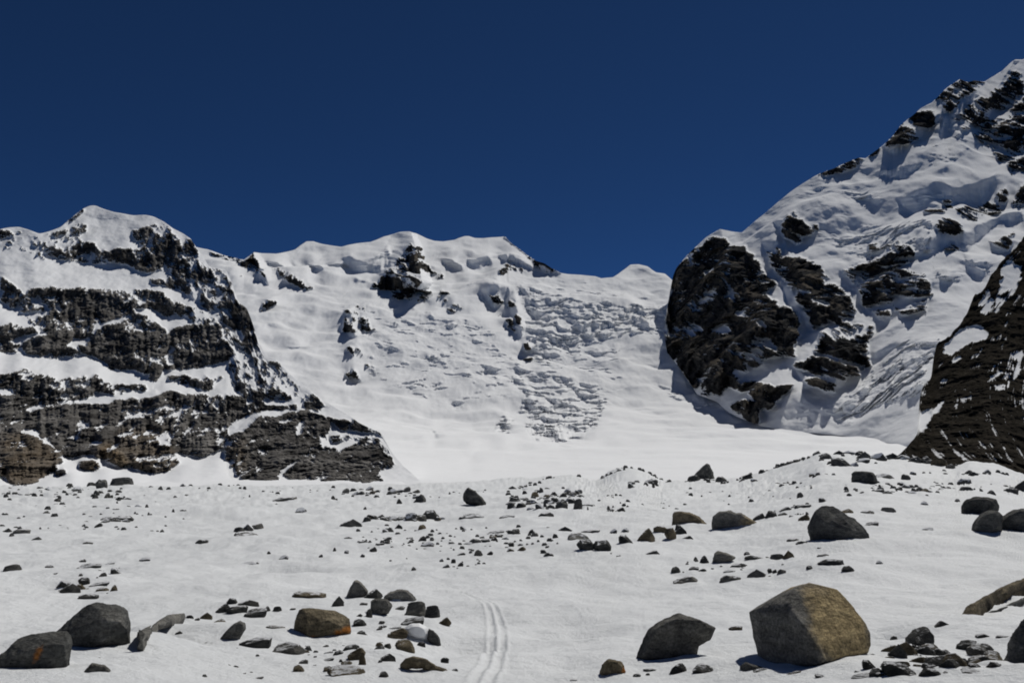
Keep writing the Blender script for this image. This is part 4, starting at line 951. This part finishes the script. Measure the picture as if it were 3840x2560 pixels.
BOXES = {
 'N': [(30, 240, 120, 285), (220, 245, 300, 285), (1330, 225, 1450, 265, 'wedge', 'dark'), (1505, 230, 1565, 275, 'block', 'dark'), (1565, 212, 1605, 240, 'dome', 'dark'), (950, 85, 1030, 130), (1030, 120, 1165, 185, 'block', 'dark'), (1040, 62, 1110, 90), (1110, 65, 1200, 95), (1190, 75, 1290, 130, 'wedge', 'dark'),
       (1295, 80, 1390, 140, 'block', 'dark'), (1390, 85, 1480, 130), (1480, 95, 1560, 130), (1560, 110, 1640, 150), (1640, 105, 1720, 160), (1715, 120, 1815, 180, 'dome', 'brown'), (1820, 160, 1880, 195), (1200, 120, 1280, 150), (1000, 140, 1040, 165), (1150, 150, 1210, 185),
       (1085, 470, 1170, 505, 'block', 'brown'), (940, 395, 995, 425), (790, 355, 835, 380), (1225, 480, 1310, 505, 'slab', 'grey'), (1365, 455, 1460, 490, 'dome', 'grey'), (1640, 415, 1690, 445, 'tri', 'dark'), (1915, 315, 1990, 355, 'dome', 'dark'), (2095, 340, 2155, 375, 'tri', 'dark'),
       (1900, 260, 1980, 290, 'slab', 'dark'), (1975, 215, 2030, 235), (2290, 270, 2400, 345, 'wedge', 'dark'), (2225, 325, 2300, 350, 'slab', 'dark'), (490, 495, 570, 545, 'wedge', 'dark'), (570, 480, 650, 540, 'block', 'dark'), (670, 455, 750, 495, 'wedge', 'dark'), (750, 447, 880, 467, 'slab', 'dark'),
       (800, 505, 870, 555, 'wedge', 'brown'), (660, 495, 720, 520), (-60, 590, 25, 650, 'wedge', 'dark'), (0, 650, 70, 680), (115, 790, 180, 850, 'tri', 'dark'), (75, 800, 112, 830), (430, 790, 545, 825, 'slab', 'dark'), (600, 775, 700, 825, 'dome', 'grey'), (690, 755, 765, 815, 'wedge', 'brown'),
       (425, 765, 465, 790), (330, 845, 430, 880, 'slab', 'dark'), (40, 865, 105, 895, 'slab', 'grey'), (110, 880, 160, 905), (260, 925, 395, 980, 'slab', 'grey'), (450, 885, 570, 950, 'wedge', 'grey'), (585, 880, 615, 915), (620, 885, 650, 915), (655, 885, 710, 920, 'slab', 'grey'), (-60, 930, 100, 990, 'wedge', 'grey'),
       (280, 890, 360, 910, 'slab', 'grey'), (940, 815, 1100, 870, 'slab', 'dark'), (1105, 860, 1185, 905, 'wedge', 'dark'), (855, 860, 895, 885), (1340, 825, 1380, 850), (930, 778, 1000, 800, 'slab', 'grey'), (1210, 710, 1290, 735, 'slab', 'dark'), (720, 672, 800, 700, 'slab', 'dark'), (780, 690, 880, 730, 'slab', 'dark'),
       (1250, 560, 1340, 590, 'slab', 'grey'), (1650, 597, 1720, 620, 'slab', 'grey'), (455, 400, 490, 425), (930, 735, 975, 760), (1880, 400, 1910, 425), (410, 225, 480, 262, 'block', 'dark'), (390, 260, 430, 280), (470, 260, 515, 285)],
 'M': [(1150, 395, 1195, 430, 'dome', 'dark'), (545, 690, 635, 745, 'dome', 'brown'), (910, 750, 980, 800, 'tri', 'dark'), (1150, 700, 1190, 730), (820, 585, 860, 615), (20, 660, 75, 690, 'wedge', 'dark'), (-10, 540, 140, 600, 'wedge', 'dark'), (800, 500, 970, 540, 'slab', 'dark'), (1085, 510, 1195, 535, 'slab', 'dark'),
       (995, 620, 1115, 645, 'slab', 'dark'), (1060, 640, 1110, 670), (1145, 620, 1190, 645), (1290, 610, 1330, 640), (1490, 590, 1590, 630, 'wedge', 'dark'), (1655, 612, 1780, 640, 'slab', 'dark'), (1565, 635, 1720, 690, 'wedge', 'grey'), (1625, 680, 1740, 762, 'block', 'dark'), (1735, 685, 1860, 768, 'block', 'dark'),
       (1915, 650, 2010, 712, 'block', 'dark'), (2035, 600, 2160, 700, 'wedge', 'brown'), (2150, 585, 2240, 640, 'slab', 'brown'), (2235, 600, 2310, 685, 'block', 'brown'), (2300, 575, 2352, 625), (1850, 605, 1900, 640), (1930, 600, 1985, 635, 'tri', 'dark'), (1395, 770, 1460, 800), (2100, 750, 2195, 790, 'wedge', 'dark'),
       (2275, 865, 2340, 905, 'wedge', 'dark'), (880, 675, 960, 710, 'slab', 'grey'), (960, 675, 1025, 705), (1655, 445, 1740, 470, 'slab', 'dark'), (1830, 470, 1880, 490), (1890, 455, 1955, 490, 'wedge', 'dark'), (500, 370, 580, 400, 'wedge', 'dark'), (380, 400, 420, 435), (150, 455, 175, 475), (1975, 290, 2020, 325),
       (2070, 265, 2175, 302, 'dome', 'dark'), (1140, 430, 1200, 470), (1200, 425, 1270, 470, 'dome', 'dark'), (1270, 420, 1320, 445), (1280, 455, 1340, 485), (1340, 430, 1400, 470), (1390, 400, 1450, 440), (1440, 390, 1500, 430), (1500, 355, 1560, 400), (1530, 325, 1590, 360, 'tri', 'dark'), (1560, 370, 1620, 400),
       (1470, 420, 1560, 470, 'slab', 'dark'), (1400, 440, 1470, 470), (1540, 395, 1600, 430), (1360, 490, 1460, 530, 'slab', 'dark'), (1590, 340, 1640, 370), (1180, 450, 1220, 475), (1420, 375, 1470, 400), (1620, 335, 1660, 360), (1700, 700, 1740, 740)],
 'L': [(760, 880, 910, 950, 'dome', 'dark'), (660, 910, 730, 975, 'block', 'dark'), (600, 915, 660, 950), (640, 985, 680, 1030), (510, 955, 570, 1000, 'wedge', 'grey'), (930, 1080, 970, 1108), (290, 1125, 350, 1152, 'tri', 'dark'), (2040, 1100, 2120, 1135, 'wedge', 'dark'), (1880, 1038, 2040, 1060, 'slab', 'grey'),
       (720, 1000, 760, 1035), (800, 1030, 850, 1060), (850, 1035, 900, 1062), (320, 960, 355, 985), (130, 1005, 160, 1030), (395, 1030, 420, 1048), (1085, 955, 1120, 985), (1195, 1020, 1225, 1048), (1240, 925, 1275, 945), (1500, 925, 1530, 945), (1880, 1075, 1915, 1095), (2280, 1020, 2320, 1050), (1000, 1080, 1030, 1105), (700, 1165, 800, 1200, 'wedge', 'dark'), (800, 1160, 910, 1205, 'block', 'dark')],
 'l': [(40, 385, 175, 455, 'dome', 'dark'), (285, 140, 355, 172, 'wedge', 'dark'), (130, 70, 245, 120, 'slab', 'grey'), (30, 65, 95, 100), (85, 105, 130, 140), (735, 185, 810, 215, 'slab', 'grey'), (1725, 165, 1830, 195, 'slab', 'dark'), (1230, 320, 1315, 355, 'slab', 'dark'), (410, 390, 470, 415),
       (680, 375, 870, 430, 'slab', 'dark'), (920, 370, 1000, 395, 'slab', 'grey'), (980, 415, 1060, 475, 'block', 'dark'), (870, 455, 925, 495), (720, 440, 765, 465), (705, 340, 755, 365), (510, 525, 610, 600, 'block', 'dark'), (545, 550, 690, 637, 'wedge', 'dark'), (690, 500, 775, 575, 'block', 'dark'), (690, 555, 750, 610, 'block', 'brown'),
       (790, 545, 940, 585, 'slab', 'dark'), (860, 585, 950, 620, 'wedge', 'brown'), (975, 565, 1030, 620, 'tri', 'brown'), (700, 645, 850, 692, 'slab', 'grey'), (470, 515, 500, 535), (1640, 830, 1700, 870, 'dome', 'dark'), (1770, 805, 1865, 870, 'wedge', 'brown'), (1720, 855, 1760, 880), (1890, 865, 1990, 915, 'tri', 'brown'),
       (1910, 725, 2030, 810, 'wedge', 'dark'), (2000, 680, 2085, 730, 'block', 'dark'), (2000, 740, 2180, 815, 'slab', 'dark'), (2150, 770, 2335, 855, 'slab', 'dark'), (2100, 695, 2270, 755, 'wedge', 'dark'), (1005, 1125, 1050, 1165, 'slab', 'grey'), (1545, 970, 1600, 1015, 'wedge', 'dark'), (2250, 1375, 2320, 1412, 'slab', 'dark'),
       (2060, 55, 2150, 110, 'dome', 'dark'), (2130, 25, 2230, 92, 'wedge', 'dark'), (2225, 20, 2320, 78, 'block', 'grey'), (2080, 95, 2300, 158, 'wedge', 'grey'), (2140, 355, 2250, 390, 'dome', 'dark'), (2250, 365, 2285, 385), (1410, 75, 1450, 105), (840, 20, 900, 60, 'wedge', 'dark'), (900, -10, 980, 20), (980, -15, 1060, 15), (1060, -20, 1140, 10), (725, 30, 755, 52), (1010, 45, 1040, 70)],
 'm': [(275, 755, 505, 855, 'wedge', 'grey'), (210, 628, 350, 660, 'slab', 'brown'), (10, 720, 240, 802, 'slab', 'dark'), (650, 752, 785, 800, 'slab', 'brown'), (430, 350, 680, 408, 'slab', 'brown'), (740, 385, 830, 472, 'wedge', 'grey'), (990, 330, 1140, 412, 'wedge', 'dark'), (1320, 425, 1490, 555, 'dome', 'grey'), (1480, 455, 1600, 565, 'dome', 'dark'),
       (1590, 555, 1690, 625, 'wedge', 'brown'), (1280, 560, 1470, 625, 'slab', 'grey'), (1185, 640, 1345, 738, 'wedge', 'brown'), (1250, 730, 1400, 832, 'wedge', 'brown'), (1420, 755, 1485, 800, 'slab', 'dark'), (925, 665, 1035, 722, 'tri', 'dark'), (910, 570, 1010, 632, 'wedge', 'dark'), (960, 440, 1020, 465, 'slab', 'grey'), (1110, 585, 1160, 617, 'dome', 'grey'),
       (1095, 635, 1140, 662, 'wedge', 'grey'), (865, 800, 1000, 922, 'wedge', 'brown'), (830, 775, 950, 838, 'slab', 'dark'), (750, 825, 822, 856, 'dome', 'dark'), (670, 885, 745, 926, 'dome', 'dark'), (815, 905, 895, 942, 'wedge', 'brown'), (675, 950, 750, 992, 'wedge', 'brown'), (725, 945, 990, 1032, 'wedge', 'brown'), (430, 938, 510, 997, 'wedge', 'brown'),
       (470, 900, 540, 932, 'slab', 'grey'), (1060, 785, 1160, 852, 'dome', 'dark'), (1090, 758, 1150, 800, 'wedge', 'brown'), (1130, 845, 1240, 912, 'wedge', 'dark'), (1610, 880, 1672, 928, 'slab', 'dark'), (1690, 970, 1745, 1008, 'slab', 'dark'), (1120, 990, 1190, 1048, 'wedge', 'grey'), (130, 1035, 185, 1068, 'slab', 'grey'), (195, 470, 242, 507, 'tri', 'dark'), (265, 470, 330, 518, 'dome', 'dark'),
       (400, 485, 445, 502, 'slab', 'grey'), (310, 60, 380, 102, 'dome', 'dark'), (1875, 22, 1950, 72, 'tri', 'dark'), (1980, 30, 2030, 60), (1690, 90, 1730, 127), (1620, 130, 1682, 172, 'wedge', 'dark'), (1745, 120, 1790, 150), (1370, 155, 1415, 187), (1600, 90, 1632, 117), (745, 0, 775, 27), (835, 20, 870, 50), (965, 50, 1000, 80), (215, 30, 245, 52), (630, 55, 660, 80), (1200, 640, 1290, 670, 'slab', 'grey'), (670, 838, 740, 858, 'slab', 'grey'), (900, 735, 940, 752, 'slab', 'grey'), (930, 530, 980, 556, 'wedge', 'dark'), (1010, 490, 1060, 560, 'wedge', 'dark'), (1230, 470, 1320, 500, 'wedge', 'grey')],
 'r': [(955, 1470, 1032, 1508, 'dome', 'dark'), (1060, 1420, 1182, 1456, 'slab', 'dark'), (1080, 1465, 1122, 1492), (1325, 1370, 1490, 1482, 'tri', 'dark'), (1555, 1385, 1765, 1502, 'wedge', 'dark'), (1700, 1475, 1870, 1542, 'wedge', 'dark'), (1890, 1010, 2010, 1062, 'slab', 'brown'), (355, 1540, 420, 1572, 'wedge', 'dark'), (1905, 1470, 1950, 1502), (1925, 1535, 2010, 1590, 'dome', 'dark'), (2240, 1510, 2330, 1580, 'wedge', 'dark'), (2120, 1420, 2330, 1530, 'wedge', 'dark')],
 'g': [(1445, 605, 1620, 755, 'dome', 'dark'), (1640, 560, 1790, 672, 'wedge', 'dark'), (1310, 740, 1440, 882, 'wedge', 'dark'), (1400, 730, 1525, 850, 'wedge', 'brown'), (1610, 778, 1725, 832, 'wedge', 'dark'), (1610, 820, 1800, 962, 'block', 'dark'), (1740, 815, 1920, 965, 'wedge', 'brown'), (1840, 712, 1972, 792, 'slab', 'dark'), (1990, 665, 2080, 712, 'wedge', 'dark'),
       (2200, 590, 2315, 652, 'block', 'grey'), (2150, 680, 2250, 702, 'slab', 'dark'), (1290, 880, 1510, 1015, 'block', 'dark'), (1120, 870, 1212, 955, 'block', 'dark'), (1110, 820, 1212, 872, 'wedge', 'grey'), (880, 840, 1092, 912, 'slab', 'dark'), (710, 880, 835, 948, 'wedge', 'dark'), (495, 950, 665, 1052, 'wedge', 'brown'), (745, 985, 838, 1048, 'block', 'dark'), (360, 1000, 475, 1055, 'wedge', 'dark'),
       (1030, 990, 1190, 1065, 'dome', 'dark'), (1175, 930, 1285, 1012, 'wedge', 'dark'), (1920, 830, 2115, 915, 'wedge', 'dark'), (2075, 880, 2190, 965, 'block', 'dark'), (1575, 770, 1620, 792), (1540, 830, 1572, 852), (1930, 762, 1960, 790), (1985, 775, 2020, 800), (1940, 900, 2060, 970, 'block', 'dark'), (940, 900, 1020, 940, 'wedge', 'dark'), (95, 975, 140, 1000), (1310, 685, 1370, 705, 'slab', 'grey'), (1500, 690, 1600, 762), (1560, 930, 1700, 1015, 'block', 'dark'), (1700, 860, 1850, 980, 'wedge', 'dark'), (1900, 1000, 2100, 1080, 'block', 'dark'), (2000, 740, 2110, 800, 'wedge', 'dark'), (2060, 800, 2160, 880, 'block', 'grey'), (1220, 960, 1330, 1050, 'block', 'dark'), (600, 1000, 720, 1060, 'wedge', 'dark'), (1480, 840, 1600, 912, 'wedge', 'brown'), (1380, 1000, 1480, 1060, 'block', 'dark')],
}
# small stones strewn along lines and over patches: (crop, corner points, how many, size range in crop units)
CHAINS = [('N', [(400, 262), (560, 212), (690, 170), (800, 132), (940, 68)], 34, 18, 50), ('M', [(150, 556), (330, 548), (520, 556), (700, 542)], 34, 45, 120), ('M', [(1180, 344), (1300, 305), (1420, 262), (1640, 246)], 22, 14, 40), ('M', [(1790, 282), (1880, 215), (1970, 186), (2080, 184), (2140, 212), (2200, 238)], 30, 14, 42),
          ('M', [(600, 388), (760, 360), (1000, 348), (1180, 350)], 16, 10, 28), ('N', [(0, 285), (120, 272), (300, 280), (400, 262)], 16, 20, 60), ('M', [(1980, 300), (2180, 295), (2352, 292)], 12, 20, 50), ('M', [(1740, 410), (1850, 388), (1940, 385)], 9, 20, 45), ('N', [(580, 520), (700, 470), (880, 455)], 10, 18, 50), ('M', [(1800, 770), (1900, 790), (1930, 785)], 7, 15, 40)]
FIELDS = [('N', (1120, 285, 1880, 400), 70, 18, 60), ('N', (640, 290, 900, 330), 14, 18, 45), ('N', (870, 230, 1040, 252), 8, 25, 55), ('N', (1640, 215, 2240, 245), 16, 18, 55), ('N', (680, 490, 880, 530), 14, 12, 30), ('M', (0, 330, 520, 400), 40, 18, 60), ('M', (100, 580, 820, 790), 80, 16, 60), ('M', (820, 560, 1500, 830), 60, 18, 60),
          ('M', (1300, 380, 2352, 520), 30, 12, 35), ('L', (0, 950, 920, 1065), 60, 14, 45), ('L', (920, 920, 2352, 1060), 34, 12, 36), ('L', (0, 1060, 1300, 1230), 34, 14, 50), ('l', (0, 40, 1500, 120), 26, 16, 50), ('M', (1150, 330, 1640, 480), 60, 26, 75), ('M', (300, 780, 1000, 900), 12, 14, 36), ('N', (0, 320, 760, 470), 22, 12, 36), ('N', (1700, 290, 2352, 380), 16, 14, 40),
          ('m', (500, 600, 1350, 1010), 34, 24, 75), ('l', (480, 1000, 2300, 1400), 14, 20, 60), ('g', (1250, 740, 2150, 1030), 70, 40, 130), ('g', (400, 900, 1250, 1050), 18, 18, 50), ('r', (900, 1380, 1900, 1560), 8, 16, 40), ('N', (0, 780, 700, 960), 14, 14, 40), ('N', (930, 60, 1900, 190), 34, 22, 60), ('l', (480, 370, 1060, 690), 16, 16, 40)]
items = []      # px box, shape, tone
rs = random.Random(5)
def auto(w, h):
    a = w / max(h, 1)
    return rs.choice(('slab', 'slab', 'wedge')) if a > 2.6 else rs.choice(('wedge', 'block', 'dome', 'wedge')) if a > 1.5 else rs.choice(('block', 'tri', 'dome'))
for c, bl in BOXES.items():
    for b in bl:
        (x0, y0), (x1, y1) = cv(c, [(b[0], b[1]), (b[2], b[3])])
        items.append((x0, y0, x1, y1, b[4] if len(b) > 4 else auto(x1 - x0, y1 - y0), b[5] if len(b) > 5 else 'dark'))
extra = []
def strew(x, y, w):
    h = w * rs.uniform(.35, .75)
    extra.append((x - w / 2, y - h, x + w / 2, y, auto(w, h), rs.choice(('dark', 'dark', 'dark', 'grey', 'brown'))))
for c, line, n, lo, hi in CHAINS:
    P = np.array(cv(c, line)); k = CROP[c][2]
    s = np.concatenate([[0], np.cumsum(np.hypot(*np.diff(P, axis=0).T))])
    for _ in range(n):
        q = rs.uniform(0, s[-1])
        strew(np.interp(q, s, P[:, 0]) + rs.uniform(-1, 1), np.interp(q, s, P[:, 1]) + rs.gauss(0, 1.1), (lo + (hi - lo) * rs.random() ** 2) * k)
for c, (xa, ya, xb, yb), n, lo, hi in FIELDS:
    k = CROP[c][2]
    (xa, ya), (xb, yb) = cv(c, [(xa, ya), (xb, yb)])
    for _ in range(n):
        strew(rs.uniform(xa, xb), rs.triangular(ya, yb), (lo + (hi - lo) * rs.random() ** 2.2) * k)
extra.sort(key=lambda b: -(b[2] - b[0]))
N_SINGLE = 470
take = max(0, N_SINGLE - len(items))
singles = items + [e for e in extra if e[3] < 678][:take]
rest = [e for e in extra if e[3] < 678][take:]

def solve(b):
    """world position, turn and size of a rock whose outline fills a picture box"""
    x0, y0, x1, y1 = b[:4]
    xc = (x0 + x1) / 2
    yb = min(max(y1, float(crest(xc)) + .6), 678)
    if yb > y1:
        y0, y1 = y0 + yb - y1, yb
    d = ground_hit(xc, yb)[1]; s = d / F
    w = (x1 - x0) * s * 1.06
    dep = w * (.55 if b[4] == 'slab' else .75)
    y2 = row_at(xc, d + dep * .45)
    p = ground_pos(xc, y2)
    zt = place(xc, y0, d + dep * .5)[2]
    hh = max(zt - p[2], (y1 - y0) * s * .3, w * .14)
    if b[3] < 590:
        p[2] -= hh * .1; hh *= 1.1
    return p, w, dep, hh, -math.atan2(p[0], p[1]), d

SHAPE = {'block': 'blocky', 'wedge': 'wedge-shaped', 'slab': 'flat', 'tri': 'pointed', 'dome': 'rounded'}
ORD = ['nearest', 'second nearest', 'third nearest', 'fourth nearest', 'fifth nearest']
info = []
for i, b in enumerate(singles):
    p, w, dep, hh, rz, d = solve(b)
    wpx = b[2] - b[0]
    snowy = (rs.random() < (.0 if b[3] > 590 else .3 if wpx < 9 else .25 if wpx < 14 else .0))
    o = bpy.data.objects.new('stone' if wpx < 7.5 else 'rock', proto(b[4], rs.randrange(9), (b[5], int(snowy))))
    o.location = p
    o.scale = (w * rs.choice((1, 1)), dep, hh)
    o.rotation_euler = (rs.uniform(-.1, .1), rs.uniform(-.14, .14), rz + rs.uniform(-.25, .25))
    C.objects.link(o)
    o['category'] = 'stone' if wpx < 7.5 else 'rock'
    if wpx > 7 and b[3] < 590:
        BANKS.append((float(p[0]), float(p[1]), w * .75, min(w * .08, hh * .22)))
    size = 'large' if wpx > 17 else 'medium' if wpx > 10 else 'small' if wpx > 5 else 'tiny'
    cx, cy = (b[0] + b[2]) / 2, (b[1] + b[3]) / 2
    j = min(range(len(HEROES)), key=lambda k: math.hypot(HEROES[k][1] - cx, (HEROES[k][2] - cy) * 1.7))
    dx, dy = cx - HEROES[j][1], cy - HEROES[j][2]
    side = ('left of' if dx < 0 else 'right of') if abs(dx) > 1.3 * abs(dy) else ('behind' if dy < 0 else 'in front of')
    info.append((o, '%s %s %s %s' % (size, b[5], SHAPE[b[4]], 'stone' if wpx < 7.5 else 'rock'), side, HEROES[j][0], math.hypot(dx, dy * 1.7)))
groups = {}
for t in info:
    groups.setdefault((t[1], t[2], t[3]), []).append(t)
for (what, side, whom), ts in groups.items():
    ts.sort(key=lambda t: t[4])
    for k, t in enumerate(ts):
        if len(ts) == 1:
            t[0]['label'] = '%s %s %s' % (what, side, whom)
        elif k < 5:
            t[0]['label'] = '%s %s %s, %s of these' % (what, side, whom, ORD[k])
        else:
            t[0]['label'] = '%s among several well %s %s' % (what, side, whom)
        t[0]['group'] = 'rocks scattered over the snow' if k < 5 or len(ts) == 1 else 'rocks like it %s %s' % (side, whom)

# the countless smaller stones: one object
def low_rock(seed):
    r = random.Random(seed)
    bm = bmesh.new()
    vs = [bm.verts.new((math.cos(a + r.uniform(-.3, .3)) * q * r.uniform(.75, 1.1), math.sin(a + r.uniform(-.3, .3)) * q * r.uniform(.75, 1.1), z + r.uniform(-.12, .12))) for z, q in ((-.3, .5), (.35, .46), (.8, .26)) for a in (0, 1.05, 2.1, 3.14, 4.2, 5.24)]
    bmesh.ops.convex_hull(bm, input=vs)
    bmesh.ops.delete(bm, geom=[v for v in bm.verts if not v.link_faces], context='VERTS')
    bmesh.ops.triangulate(bm, faces=bm.faces)
    bm.verts.index_update()
    out = np.array([v.co[:] for v in bm.verts], np.float32), np.array([[v.index for v in f.verts] for f in bm.faces], np.int32)
    bm.free()
    return out
LOW = [low_rock(i) for i in range(10)]
vv, ff, nv = [], [], 0
for b in rest:
    p, w, dep, hh, rz, d = solve(b)
    V, Fc = LOW[rs.randrange(10)]
    a = rz + rs.uniform(-.6, .6)
    q = V * (w, dep, hh)
    q = np.stack([q[:, 0] * math.cos(a) - q[:, 1] * math.sin(a), q[:, 0] * math.sin(a) + q[:, 1] * math.cos(a), q[:, 2]], -1) + p
    vv.append(q); ff.append(Fc + nv); nv += len(q)
me = bpy.data.meshes.new('scattered_stones')
me.from_pydata(np.concatenate(vv).tolist(), [], np.concatenate(ff).tolist())
me.materials.append(small_mats[('dark', 0)])
o = bpy.data.objects.new('scattered_stones', me)
C.objects.link(o)
o['kind'] = 'stuff'
o['label'] = 'countless tiny dark stones strewn over the snowfield'
o['category'] = 'stones'

build_ground()      # last, so that the drifts can collect round the stones
